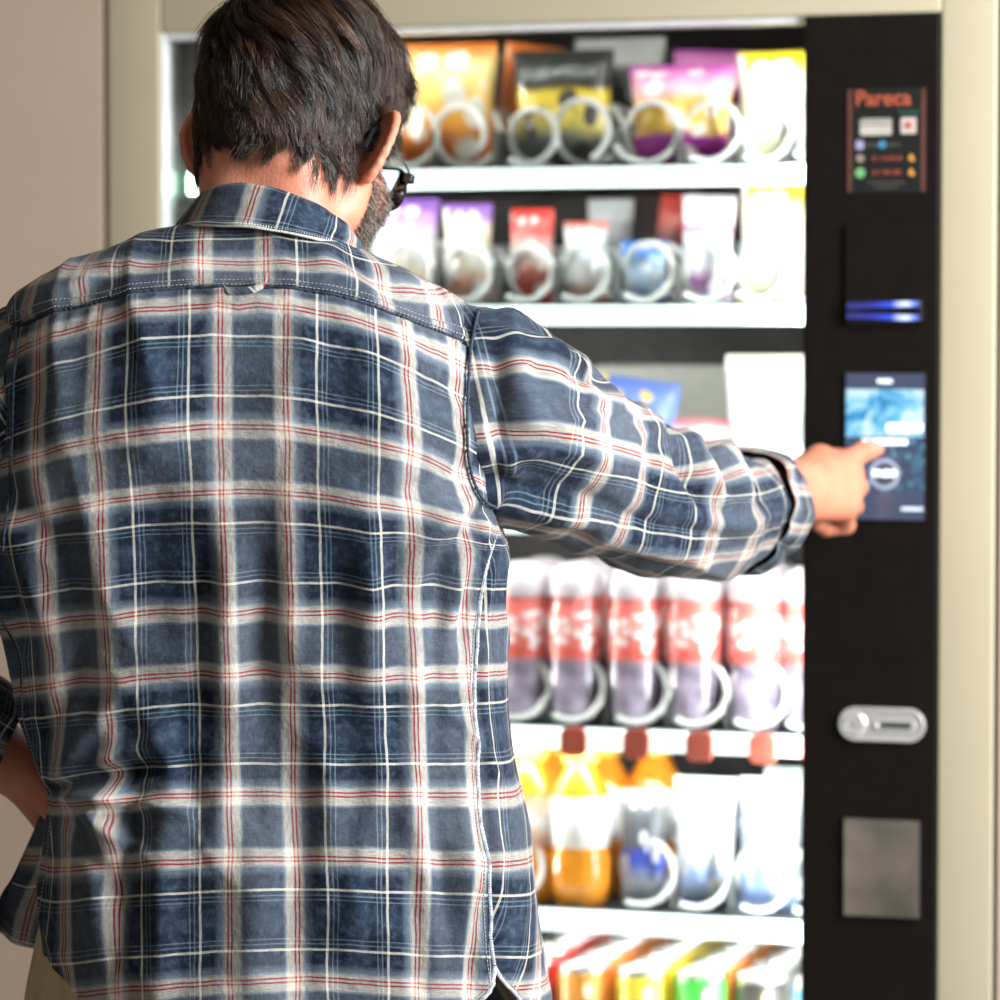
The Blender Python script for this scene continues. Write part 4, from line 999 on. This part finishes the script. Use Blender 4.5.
# ---- sleeves
def sleeve(name, st, uoff, voff, folds, rot, fr_noise, sub=14, nc=110, parent=SHIRT, e=2.0, vr=0.0):
    """st rows: centre xyz, half height, half depth"""
    S_ = catmull(np.array(st, float), sub); n = len(S_); C_ = S_[:, :3]
    tg = np.gradient(C_, axis=0); tg /= np.linalg.norm(tg, axis=1)[:, None]
    upv = np.array((0, 0, 1.0)); A = np.zeros((n, nc + 1, 3)); ph = np.linspace(0, 2 * PI, nc + 1)
    Ls = np.concatenate(([0], np.cumsum(np.linalg.norm(np.diff(C_, axis=0), axis=1)))); Uu = np.zeros((n, nc + 1)); Vv = np.zeros((n, nc + 1))
    for i in range(n):
        w = upv - tg[i] * (upv @ tg[i]); w /= np.linalg.norm(w); s2 = np.cross(tg[i], w)   # s2: toward the viewer's side or away
        A[i] = C_[i] + np.outer(np.cos(ph), w) * S_[i, 3] + np.outer(np.sin(ph), s2) * S_[i, 4]
        Uu[i] = ph * (.080) ; Vv[i] = Ls[i]
    Nn = grid_normals(A); cc = C_[:, None]
    if np.mean(np.sum((A - cc) * Nn, axis=2)) < 0: Nn = -Nn
    pc_, pr_ = GI(A.reshape(-1, 3)); pc_ = pc_.reshape(n, nc + 1); pr_ = pr_.reshape(n, nc + 1)
    facing = np.clip((-Nn[..., 1] + .35) / .5, 0, 1)
    dd = np.zeros((n, nc + 1))
    for x0, y0, x1, y1, wd, am in folds:
        d = np.array((x1 - x0, y1 - y0), float); L2 = d @ d
        t = np.clip(((pc_ - x0) * d[0] + (pr_ - y0) * d[1]) / L2, 0, 1)
        ds = np.hypot(pc_ - x0 - t * d[0], pr_ - y0 - t * d[1]); dd += am * .0014 * np.exp(-(ds / wd) ** 2) * facing * (.6 + .4 * np.sin(PI * t))
    for i in range(n):
        for j in range(nc + 1):
            p = A[i, j]; dd[i, j] += fr_noise * (.004 * mnoise.noise(Vector(p * 16)) + .0024 * mnoise.noise(Vector(p * 36 + 4)) + .0008 * mnoise.noise(Vector(p * 85)) + .0060 * ((1 - abs(mnoise.noise(Vector((p[0] * 9 + 3, p[1] * 9, p[2] * 22))))) ** 5 - .3))
    A = A + Nn * dd[..., None]; A[:, -1] = A[:, 0]
    cr_, sr_ = math.cos(rot), math.sin(rot)
    U2 = cr_ * Uu - sr_ * Vv + uoff; V2 = sr_ * Uu + cr_ * Vv + voff
    return cloth(name, A, U2, V2, M['plaid'], parent), A, Nn, C_
def gs(a, b, y, h, d): p = G(a, b, y); return (p[0], p[1], p[2], h, d)
k_ = 1 / 1150.
ST = [gs(436, 412, .0, 92 * k_, .076), gs(455, 411, .0, 98 * k_, .082), gs(482, 414, .002, 99 * k_, .084), gs(502, 419, .008, 94 * k_, .082), gs(528, 434, .022, 87 * k_, .076), gs(560, 452, .045, 80 * k_, .070), gs(590, 470, .072, 76 * k_, .066),
      gs(622, 487, .100, 73 * k_, .062), gs(655, 499, .130, 72 * k_, .060), gs(690, 508, .165, 70 * k_, .058), gs(715, 512, .210, 66 * k_, .054), gs(734, 512, .248, 57 * k_, .046), gs(746, 510, .280, 52 * k_, .043), gs(756, 509, .305, 46 * k_, .038)]
SF = [(505, 318, 555, 352, 7, 5), (520, 330, 600, 352, 7, -5), (548, 352, 600, 372, 8, 6), (575, 372, 640, 390, 6, -5), (600, 396, 640, 410, 10, 6), (604, 392, 690, 418, 7, -6), (560, 400, 640, 420, 10, -3),
      (640, 400, 690, 470, 9, 6), (664, 430, 700, 500, 6, -10), (684, 436, 722, 500, 6, 8), (704, 440, 738, 496, 5, -9), (722, 444, 752, 496, 5, 5), (738, 452, 764, 500, 5, -4), (650, 440, 650, 500, 8, -4),
      (496, 350, 500, 470, 9, -6), (512, 340, 530, 430, 12, 4), (486, 480, 560, 500, 8, -6), (500, 500, 600, 520, 8, 5), (520, 470, 640, 520, 10, -4), (600, 530, 700, 560, 9, 4), (640, 520, 740, 540, 8, -3), (486, 380, 540, 400, 10, 3), (540, 420, 620, 470, 13, 4),
      (700, 520, 760, 528, 7, 3), (488, 440, 520, 480, 8, 4)]
SLV, SA, SN, SC_ = sleeve('sleeve', ST, .034, .046, SF, R(-12), 1.0)
# armhole seam of the right sleeve
arm = [G(a, b, y) for a, b, y in ((479, 309, -.02), (474, 330, -.062), (470, 355, -.092), (468, 390, -.110), (467, 425, -.117), (468, 455, -.116), (473, 480, -.105), (484, 500, -.085), (496, 508, -.055))]
def surf_snap(P_, off=.0015):
    """push a guide line out onto the outermost cloth (torso or sleeve)"""
    pts = np.concatenate((TS[:, :].reshape(-1, 3), SA.reshape(-1, 3))); a, b = GI(pts); out = []
    for p in P_:
        c, r_ = GI(p[None]); m_ = (np.abs(a - c) < 4) & (np.abs(b - r_) < 4)
        out.append(np.array((p[0], pts[m_][:, 1].min() - off, p[2])) if m_.any() else p)
    o = np.array(out); o[:, 1] = np.convolve(np.pad(o[:, 1], 2, mode='edge'), np.ones(5) / 5, 'valid'); return o
ac = surf_snap(catmull(np.array(arm), 26))
rs = [.0013 * (1 + .35 * math.sin(q * 1.15) * (.6 + .4 * math.sin(q * .31))) for q in range(len(ac))]
MB().tube(ac, rs, 9).build('armhole_seam', M['seam_dark'], SHIRT, True)
armL = [G(a, b, y) for a, b, y in ((20, 296, -.03), (17, 318, -.06), (15, 345, -.085), (13, 390, -.10), (12, 430, -.105), (10, 470, -.10), (8, 510, -.09), (6, 550, -.075))]
acL = surf_snap(catmull(np.array(armL), 26)); MB().tube(acL, [.0011 * (1 + .3 * math.sin(q * 1.1)) for q in range(len(acL))], 9).build('armhole_seam', M['seam_dark'], SHIRT, True)
# rolled cuff
CF = [gs(738, 510, .260, 63.5 * k_, .0545), gs(744, 510, .272, 65 * k_, .0560), gs(753, 509, .292, 64 * k_, .0545), gs(761, 508, .310, 60 * k_, .050), gs(764, 508, .316, 55 * k_, .045), gs(760, 508, .308, 50 * k_, .041)]
CUF, _, _, _ = sleeve('rolled_cuff', CF, .03, .02, [(764, 458, 800, 480, 5, 3), (770, 470, 792, 520, 5, -3), (775, 530, 790, 560, 6, -4)], R(4), .55, sub=8, parent=SLV)
cf = MB(); cp_ = [G(766, 452, .262), G(778, 470, .258), G(785, 492, .256), G(786, 515, .256), G(780, 538, .262), G(768, 556, .275)]
# left sleeve
SLl = [(-.165, .0, 1.440, .088, .082), (-.185, -.002, 1.432, .088, .083), (-.215, -.008, 1.408, .082, .078), (-.262, -.020, 1.352, .072, .068), (-.305, -.034, 1.300, .068, .066), (-.332, -.042, 1.262, .067, .067),
       (-.337, -.036, 1.230, .066, .066), (-.316, -.016, 1.203, .062, .061), (-.286, .008, 1.183, .058, .056), (-.262, .028, 1.170, .054, .050)]
SLL, _, _, _ = sleeve('sleeve', SLl, .03, .02, [], R(6), 1.0)
CFl = [(-.268, .024, 1.173, .056, .053), (-.262, .028, 1.170, .060, .056), (-.236, .040, 1.154, .059, .055), (-.228, .044, 1.149, .055, .051), (-.236, .040, 1.154, .049, .045)]
sleeve('rolled_cuff', CFl, .01, .05, [], R(4), .5, sub=8, parent=SLL)
# front tail pushed out at the left hip
fr_rows = [[(96, 770), (84, 776), (72, 782), (62, 790)], [(88, 800), (72, 804), (58, 808), (44, 812)], [(76, 840), (60, 842), (44, 844), (28, 846)], [(66, 880), (50, 880), (32, 880), (13, 878)], [(56, 915), (42, 914), (20, 908), (0, 900)], [(50, 944), (34, 948), (14, 940), (-4, 930)]]
FT = np.array([[G(a, b, .035 - .02 * math.sin(j * 1.5 + i * .3)) for j, (a, b) in enumerate(rw)] for i, rw in enumerate(fr_rows)])
FT = np.array([catmull(FT[i], 8) for i in range(len(FT))]); FT = np.stack([catmull(FT[:, j], 10) for j in range(FT.shape[1])], 1)
for i in range(FT.shape[0]):
    for j in range(FT.shape[1]): FT[i, j, 1] += .006 * math.sin(j * .55 + i * .05) * (i / FT.shape[0]) + .004 * mnoise.noise(Vector(FT[i, j] * 30))
nr, nc_ = FT.shape[:2]; uu = np.tile(np.linspace(0, .058, nc_), (nr, 1)); vv2 = np.tile(np.linspace(0, -.15, nr)[:, None], (1, nc_))
FTo = cloth('front_tail', FT, uu - .056, vv2 + .045, M['plaid'], SHIRT, .0012)
MB().tube(FT[-1], .0016, 6).build('hem', M['seam_light'], FTo, True)
MB().tube(FT[:, -1], .0014, 6).build('hem', M['seam_dark'], FTo, True)
# front placket and buttons
jf = 0
pts = [(i, .5) for i in np.linspace(8, NR - 2, 60)]
PF = along(TS, pts, .0016, TN); s_ = MB()
v = []; f = []
for i, p in enumerate(PF):
    v += [(p[0] - .016, p[1] + .001, p[2]), (p[0] - .016, p[1] + .003, p[2]), (p[0] + .016, p[1] + .003, p[2]), (p[0] + .016, p[1] + .001, p[2])]
    if i:
        for k in range(4): f.append(((i - 1) * 4 + k, (i - 1) * 4 + (k + 1) % 4, i * 4 + (k + 1) % 4, i * 4 + k))
mesh_obj('placket', v, f, M['plaid'], SHIRT, uv=[(q[0], q[2]) for q in v])
M['button'] = mat('shirt_button', (.55, .5, .42), .3)
for q in range(6, 58, 9):
    p = PF[q]; MB().lathe([(0, 0), (.0055, 0), (.0055, -.0015), (.004, -.0022), (0, -.0018)], (p[0], p[1] + .003, p[2]), 14, 'y').build('button', M['button'], SHIRT, True)

# ---- trousers, belt line and shoes
tr = SDF(); tr.ell((0, .0, 1.00), (.172, .112, .115), .05)
for sx in (-1, 1): tr.chain([(sx * .088, .005, .93), (sx * .108, .0, .52), (sx * .118, -.012, .09)], [.100, .078, .064], .03)
tp, tf = tr.mesh(.006, disp=lambda P_: .003 * np.sin(P_[:, 2] * 46 + 5 * P_[:, 0]) * np.clip((1.0 - P_[:, 2]) * 3, 0, 1))
M['khaki'] = mat('khaki_cotton', (.42, .33, .20), .85, var=.12, scale=60, bump=.4)
mesh_obj('trousers', tp, tf, M['khaki'], MAN)
M['shoe'] = mat('brown_shoe', (.10, .06, .035), .5)
M['sole'] = mat('shoe_sole', (.03, .028, .025), .8)
for sx in (-1, 1):
    sh_ = SDF(); sh_.cap((sx * .12, -.05, .045), (sx * .125, .13, .035), .036, .034, .02).cap((sx * .12, -.045, .05), (sx * .118, -.02, .09), .036, .042, .02).ell((sx * .127, .16, .035), (.042, .055, .026), .02)
    p_, f_ = sh_.mesh(.005); p_[:, 2] = np.maximum(p_[:, 2], .012)
    so = mesh_obj('shoe', p_, f_, M['shoe'], MAN)
    ol = [(sx * .122 + (.046 + .006 * math.sin(a)) * math.cos(a), .045 + .175 * math.sin(a)) for a in np.linspace(0, 2 * PI, 33)[:-1]]
    v = [(x, y, 0) for x, y in ol] + [(x, y, .016) for x, y in ol]; n = len(ol)
    f = [tuple(range(n))[::-1], tuple(range(n, 2 * n))] + [(i, (i + 1) % n, (i + 1) % n + n, i + n) for i in range(n)]
    mesh_obj('sole', v, f, M['sole'], so, smooth=False)

# ---- hair
def hair_mat(name, a, b, rough=.38):
    m, N, Lk, B = new_mat(name)
    at = N.new('ShaderNodeAttribute'); at.attribute_name = 'tone'
    r = N.new('ShaderNodeValToRGB'); r.color_ramp.elements[0].color = C4(a); r.color_ramp.elements[1].color = C4(b); Lk.new(at.outputs['Fac'], r.inputs['Fac'])
    Lk.new(r.outputs['Color'], B.inputs['Base Color']); B.inputs['Roughness'].default_value = rough; B.inputs['Specular IOR Level'].default_value = .55
    return m
M['hair'] = hair_mat('brown_hair', (.007, .004, .0026), (.105, .050, .023))
M['beard'] = hair_mat('greying_beard', (.012, .008, .006), (.42, .34, .27), .5)
M['scalp'] = mat('scalp_hair', (.012, .0075, .005), .7, var=.3, scale=200)
def strands(name, paths, r0, m, parent, tone):
    """paths: N x K x 3 -> one mesh of tapered three-sided hairs"""
    paths = np.asarray(paths); N_, K, _ = paths.shape
    t = np.gradient(paths, axis=1); t /= np.maximum(np.linalg.norm(t, axis=2, keepdims=True), 1e-9)
    ref = np.array((.37, .81, .45)); x = np.cross(t, ref); x /= np.maximum(np.linalg.norm(x, axis=2, keepdims=True), 1e-9); y = np.cross(t, x)
    rad = r0 * (1 - .75 * np.linspace(0, 1, K) ** 1.5)[None, :, None]
    V_ = np.stack([paths + rad * (math.cos(a) * x + math.sin(a) * y) for a in (0, 2.094, 4.189)], 2).reshape(-1, 3)
    b = (np.arange(N_)[:, None] * K + np.arange(K - 1)[None, :]).ravel() * 3
    F_ = np.concatenate([np.stack((b + k, b + (k + 1) % 3, b + 3 + (k + 1) % 3, b + 3 + k), 1) for k in range(3)])
    me = bpy.data.meshes.new(name)
    me.vertices.add(len(V_)); me.vertices.foreach_set('co', V_.astype(np.float32).ravel())
    me.loops.add(len(F_) * 4); me.loops.foreach_set('vertex_index', F_.astype(np.int32).ravel())
    me.polygons.add(len(F_)); me.polygons.foreach_set('loop_start', np.arange(0, len(F_) * 4, 4, dtype=np.int32))
    try: me.polygons.foreach_set('loop_total', np.full(len(F_), 4, dtype=np.int32))
    except Exception: pass
    me.update(); me.polygons.foreach_set('use_smooth', np.ones(len(F_), dtype=bool))
    at = me.attributes.new('tone', 'FLOAT', 'POINT'); at.data.foreach_set('value', np.repeat(tone, K * 3).astype(np.float32))
    me.materials.append(m); me.update()
    return link(bpy.data.objects.new(name, me), parent)
def on_skull(p, lift):
    """project head-frame points to the skull ellipsoid (egg, longer at the nape) with a lift"""
    q = p - CR_C; R_ = CR_R.copy(); k = np.linalg.norm(q / R_, axis=1, keepdims=True)
    s_ = CR_C + q / k; n = (q / k) / (R_ * R_); n /= np.linalg.norm(n, axis=1, keepdims=True)
    return s_ + n * lift, n
def vnoise(P_, sc_, seed):
    return np.array([mnoise.noise_vector(Vector((p[0] * sc_ + seed, p[1] * sc_, p[2] * sc_))) for p in P_])
def thick(p):  # metres
    """how far the hair stands off the head: full on top and front, close at the sides and nape"""
    z = p[:, 2]; y = p[:, 1]
    return np.clip(.004 + .013 * np.clip((z - .03) / .08, 0, 1) + .006 * np.clip((y - .02) / .06, 0, 1) * (z > .05), .004, .026)
def hair_ok(p):
    x, y, z = p.T
    line = np.where(y > .062, .088, np.where(y > .018, .030 + (y - .018) * .9, np.where(y > -.012, .022, -.012 - 1.7 * np.minimum(.02, -(y + .012)))))
    line = np.where(y < -.03, -.029 - .010 * (np.abs(x) > .035), line)
    return z > line
NG = 520
def sample(n):
    out = []
    while sum(map(len, out)) < n:
        d = rng.normal(size=(n * 2, 3)); d /= np.linalg.norm(d, axis=1, keepdims=True); p = CR_C + d * CR_R; out.append(p[hair_ok(p)])
    return np.concatenate(out)[:n]
CROWN = np.array((-.012, -.045, .128))
def grow(root, length, K, wave=True):
    n = len(root); P_ = np.zeros((n, K, 3)); p, nm = on_skull(root, .001); P_[:, 0] = p
    L_ = length[:, None] / (K - 1); seedn = vnoise(root, 22, 3.0); s1 = vnoise(root, 60, 9.0)
    for k in range(1, K):
        t = k / (K - 1); q = P_[:, k - 1]
        away = q - CROWN; away /= np.linalg.norm(away, axis=1, keepdims=True) + 1e-6
        side = np.cross(nm, away)
        front = np.clip((q[:, 1:2] - .0) / .08, 0, 1)
        d = away * 1.0 + side * .45 + np.array((0, 0, -.55)) * np.clip(-(q[:, 1:2] - .03) / .05, 0, 1) + front * np.array((.7, .25, .15)) + np.array((.25, 0, 0))
        d = d + seedn * 1.3 + vnoise(q, 42, 1.0 + 0 * k) * 1.5 * t
        d -= nm * np.sum(d * nm, axis=1, keepdims=True); d /= np.linalg.norm(d, axis=1, keepdims=True)
        hang = np.clip((-.020 - q[:, 2:3]) / .025, 0, 1); dd_ = np.array((.05, -.12, -1.0)) + q * np.array((1.5, 0, 0)); dd_ = dd_ + .35 * seedn; dd_ /= np.linalg.norm(dd_, axis=1, keepdims=True)
        d = d * (1 - hang) + dd_ * hang; d /= np.linalg.norm(d, axis=1, keepdims=True)
        nx = q + d * L_
        th_ = thick(nx)[:, None]; lift = th_ * (min(1, t * 1.8) ** .8) * (1 + .35 * s1[:, :1]) + .0022 * np.sin(t * 7 + 9 * s1[:, 1:2])
        a, nm = on_skull(nx, 0.0); P_[:, k] = a + nm * np.maximum(lift, .0012)
        low = nx[:, 2] < -.034
        rad = nx[low] * np.array((1, 1, 0)) - np.array((0, -.02, 0)); P_[low, k] = nx[low] + rad / np.linalg.norm(rad, axis=1, keepdims=True) * .0008
    return P_
K = 9
gr = sample(NG); glen = .040 + .022 * np.clip((gr[:, 2]) / .1, 0, 1) + rng.normal(size=NG) * .005
glen = np.where((gr[:, 2] < -.005), .024 + rng.normal(size=NG) * .006, glen)
GP_ = grow(gr, glen, K)
NH = 23000
hr = sample(NH); near = np.zeros(NH, int)
for a in range(0, NH, 1000): near[a:a + 1000] = np.argmin(((hr[a:a + 1000, None] - gr[None]) ** 2).sum(-1), 1)
rt, _ = on_skull(hr, .0008); off = rt - GP_[near, 0]
tt = np.linspace(0, 1, K)[None, :, None]; ls = (.80 + .35 * rng.random(NH))[:, None, None]
base = GP_[near][:, :1] + (GP_[near] - GP_[near][:, :1]) * ls
clump = 1 - .90 * np.minimum(1, tt * 1.25) ** 1.1
jit = rng.normal(size=(NH, 1, 3)) * .0022 * tt + rng.normal(size=(NH, 1, 3)) * .0012 * np.sin(tt * 5)
HPth = base + off[:, None] * clump + jit
fly = rng.random(NH) < .025; HPth[fly] += (rng.normal(size=(fly.sum(), 1, 3)) * .007) * tt ** 2
def push_out(P_, gap):
    """lift hair points in the head frame clear of the skin"""
    sh_ = P_.shape; q = P_.reshape(-1, 3).copy(); m_ = np.where((q[:, 2] < .012) & (q[:, 1] < .03))[0]
    for _ in range(3):
        w_ = q[m_] @ HD[0].T + HD[1]; d = body.ev(w_, w_.min(0), w_.max(0)); r_ = (q[m_] - np.array((0, .0, 0))) * np.array((1, 1, 0)); r_ /= np.linalg.norm(r_, axis=1, keepdims=True)
        q[m_] += r_ * np.clip(gap[m_] - d, 0, .02)[:, None]
    return q.reshape(sh_)
HPth = push_out(HPth, np.tile(.0006 + .0030 * np.sin(np.linspace(0, 1, K) * PI * .8), NH) * np.repeat(.5 + rng.random(NH), K))
flat = HPth.reshape(-1, 3) @ HD[0].T + HD[1]
tone = np.clip(.24 + .16 * rng.normal(size=NH) + .24 * rng.normal(size=NG)[near], 0, 1)
HAIR = strands('hair', flat.reshape(NH, K, 3), .00034, M['hair'], MAN, tone)
# the close layer under the hairs
v = []; f = []; nu, nv = 80, 50; idx = {}
for j in range(nv + 1):
    for i in range(nu):
        a = 2 * PI * i / nu; b = PI * j / nv
        p = CR_C + CR_R * np.array((math.sin(b) * math.sin(a), math.sin(b) * math.cos(a), math.cos(b)))
        q, n_ = on_skull(p[None], 0.0); l = thick(q)[0] * .34 * (1 + .25 * mnoise.noise(Vector(q[0] * 70))); v.append((q + n_ * l)[0])
ok = hair_ok(np.array([CR_C + CR_R * 1.0 * ((np.array(p) - CR_C) / np.linalg.norm((np.array(p) - CR_C) / CR_R)) / CR_R for p in v]) if False else np.array([on_skull(np.array(p)[None], 0)[0][0] for p in v]))
for j in range(nv):
    for i in range(nu):
        q = (j * nu + i, j * nu + (i + 1) % nu, (j + 1) * nu + (i + 1) % nu, (j + 1) * nu + i)
        if all(ok[k] for k in q): f.append(q[::-1])
vw = np.array(v) @ HD[0].T + HD[1]
mesh_obj('hair_underlayer', vw, f, M['scalp'], HAIR)
# beard, eyebrows
def on_body(P_, dirs, tmax=.03):
    """march from outside onto the body surface"""
    q = P_.copy()
    for _ in range(28):
        d = body.ev(q, q.min(0) - .05, q.max(0) + .05); q = q - dirs * np.clip(d, -.01, .02)[:, None] * .9
    return q
bs = []
NB = 15000
while len(bs) < NB:
    x = rng.uniform(-.068, .068); y = rng.uniform(.0, .11); z = rng.uniform(-.118, .012)
    a = abs(x)
    if z > -.052 + .9 * max(0, (a - .040)) * 2.4 and not (a < .030 and z > -.058 and z < -.040 and y > .06): continue
    if y < .014 + max(0, -(z + .075)) * .5 : continue
    bs.append((x, y, z))
bs = np.array(bs); cen = np.array((0, .02, -.045)); out = bs - cen; out /= np.linalg.norm(out, axis=1, keepdims=True)
start = (cen + out * .12) @ HD[0].T + HD[1]; dw = out @ HD[0].T
srf = on_body(start, dw)
hf = (srf - HD[1]) @ HD[0]
keep = (hf[:, 2] < .016) & ~((np.abs(hf[:, 0]) < .024) & (hf[:, 2] > -.078) & (hf[:, 2] < -.050) & (hf[:, 1] > .075)) & (hf[:, 1] > -.004 + np.clip(-(hf[:, 2] + .06), 0, 1) * .4) & (np.abs(hf[:, 0]) < .075) & ((hf[:, 2] < -.030) | (np.abs(hf[:, 0]) > .050))
srf, dw, hf = srf[keep], dw[keep], hf[keep]; n = len(srf); Kb = 5
dn = (np.array((0, .25, -1.0)) @ HD[0].T)[None]
ln = (.008 + .010 * np.clip(-(hf[:, 2] + .03) / .06, 0, 1))[:, None]
BP = np.stack([srf + (dw * .55 * t + dn * .75 * t + rng.normal(size=(n, 3)) * .22 * t) * ln for t in np.linspace(0, 1, Kb)], 1)
strands('beard', BP, .00034, M['beard'], MAN, np.clip(rng.random(n) ** 2.0 * 1.1, 0, 1))
for sx in (-1, 1):
    q = np.stack((sx * rng.uniform(.012, .046, 260), np.full(260, .12), .034 + rng.uniform(-.003, .003, 260)), 1)
    st_ = q @ HD[0].T + HD[1]; d_ = np.tile(np.array((0, 1.0, 0)) @ HD[0].T, (260, 1)); s_ = on_body(st_, d_)
    dd_ = (np.array((sx * 1.0, .3, .1)) @ HD[0].T)[None]
    strands('eyebrow', np.stack([s_ + (dd_ + d_ * .3) * .007 * t for t in (0, .5, 1)], 1), .00022, M['hair'], MAN, rng.random(260) * .4)

# ---- glasses
M['frame'] = mat('black_frame', (.010, .010, .012), .25); M['metalarm'] = mat('grey_metal_arm', (.35, .34, .32), .25, metal=.9)
M['lens'] = mat_clear('lens_glass', (.92, .95, .98), .0, .02, 1.15)
GL = empty('glasses', parent=MAN); GL.matrix_basis = __import__('mathutils').Matrix(np.vstack((np.hstack((HD[0], HD[1][:, None])), (0, 0, 0, 1))).tolist())
for sx in (-1, 1):
    rimp = []
    for a in np.linspace(0, 2 * PI, 41)[:-1]:
        c, s_ = math.cos(a), math.sin(a); x = .0265 * math.copysign(abs(c) ** .72, c); z = .0205 * math.copysign(abs(s_) ** .72, s_)
        rimp.append((sx * (.0345 + x), .1165 - .0045 * ((.0345 + x) / .06) ** 2 * 2.4, .006 + z - .0015 * (x / .0265)))
    MB().tube(rimp, .0013, 8, closed=True).build('rim', M['frame'], GL, True)
    ctr = (sx * .0345, .1155, .006); v = [ctr] + rimp; MBl = MB(); MBl.v = [tuple(q) for q in v]; MBl.f = [(0, 1 + i, 1 + (i + 1) % 40) for i in range(40)]
    lens = MBl.build('lens', M['lens'], GL, True); md = lens.modifiers.new('thickness', 'SOLIDIFY'); md.thickness = .0012
    MB().box(sx * .0600 - .003, .104, .012, sx * .0600 + .0045, .1125, .020, .001).build('hinge', M['frame'], GL)
    MB().tube([(sx * .0640, .107, .016), (sx * .069, .080, .0175), (sx * .0735, .045, .018)], .0011, 8).build('temple_arm', M['metalarm'], GL, True)
    MB().tube([(sx * .0735, .046, .018), (sx * .0750, .020, .020), (sx * .0770, .004, .022), (sx * .0795, -.012, .010), (sx * .080, -.020, -.008)], [.0012, .0018, .0020, .0020, .0016], 8).build('temple_tip', M['frame'], GL, True)
MB().tube([(-.0085, .1165, .010), (-.004, .1195, .0135), (.004, .1195, .0135), (.0085, .1165, .010)], .0014, 8).build('bridge', M['frame'], GL, True)

# ------------------------------------------------------------------ light
def area(name, loc, target, sx, sy, power, c, spread=180):
    l = bpy.data.lights.new(name, 'AREA'); l.shape = 'RECTANGLE'; l.size = sx; l.size_y = sy; l.energy = power; l.color = c; l.spread = R(spread)
    o = bpy.data.objects.new(name, l); col.objects.link(o); o.location = loc
    o.rotation_euler = (Vector(target) - Vector(loc)).to_track_quat('-Z', 'Y').to_euler(); return o
area('window_light', (1.95, -.98, 2.0), (.08, -.6, 1.40), 1.1, 1.5, 158, (.93, .97, 1.0))
area('ceiling_light', (-.4, -2.2, 2.75), (-.1, -.5, 1.2), 1.6, 1.0, 4, (1, .88, .72))
area('machine_lamp', (GX - .004, .040, 1.16), (-.10, .30, 1.16), .012, 1.25, 4.6, (.95, 1, 1))
for z, pw in zip(TZ[:5] + [1.825], (.45, .40, .9, 1.4, 1.4, .45)):
    o = area('shelf_lamp', (.0, .086, z - .012), (.0, .20, z - .11), .70, .01, pw, (.97, 1, 1))
area('machine_lamp', (-.352, .040, 1.16), (.05, .30, 1.16), .012, 1.25, 14, (1, .96, .90))
wd = bpy.data.worlds.new('world'); sc.world = wd; wd.use_nodes = True
bg = wd.node_tree.nodes['Background']; bg.inputs['Color'].default_value = (1.0, .90, .78, 1); bg.inputs['Strength'].default_value = .12
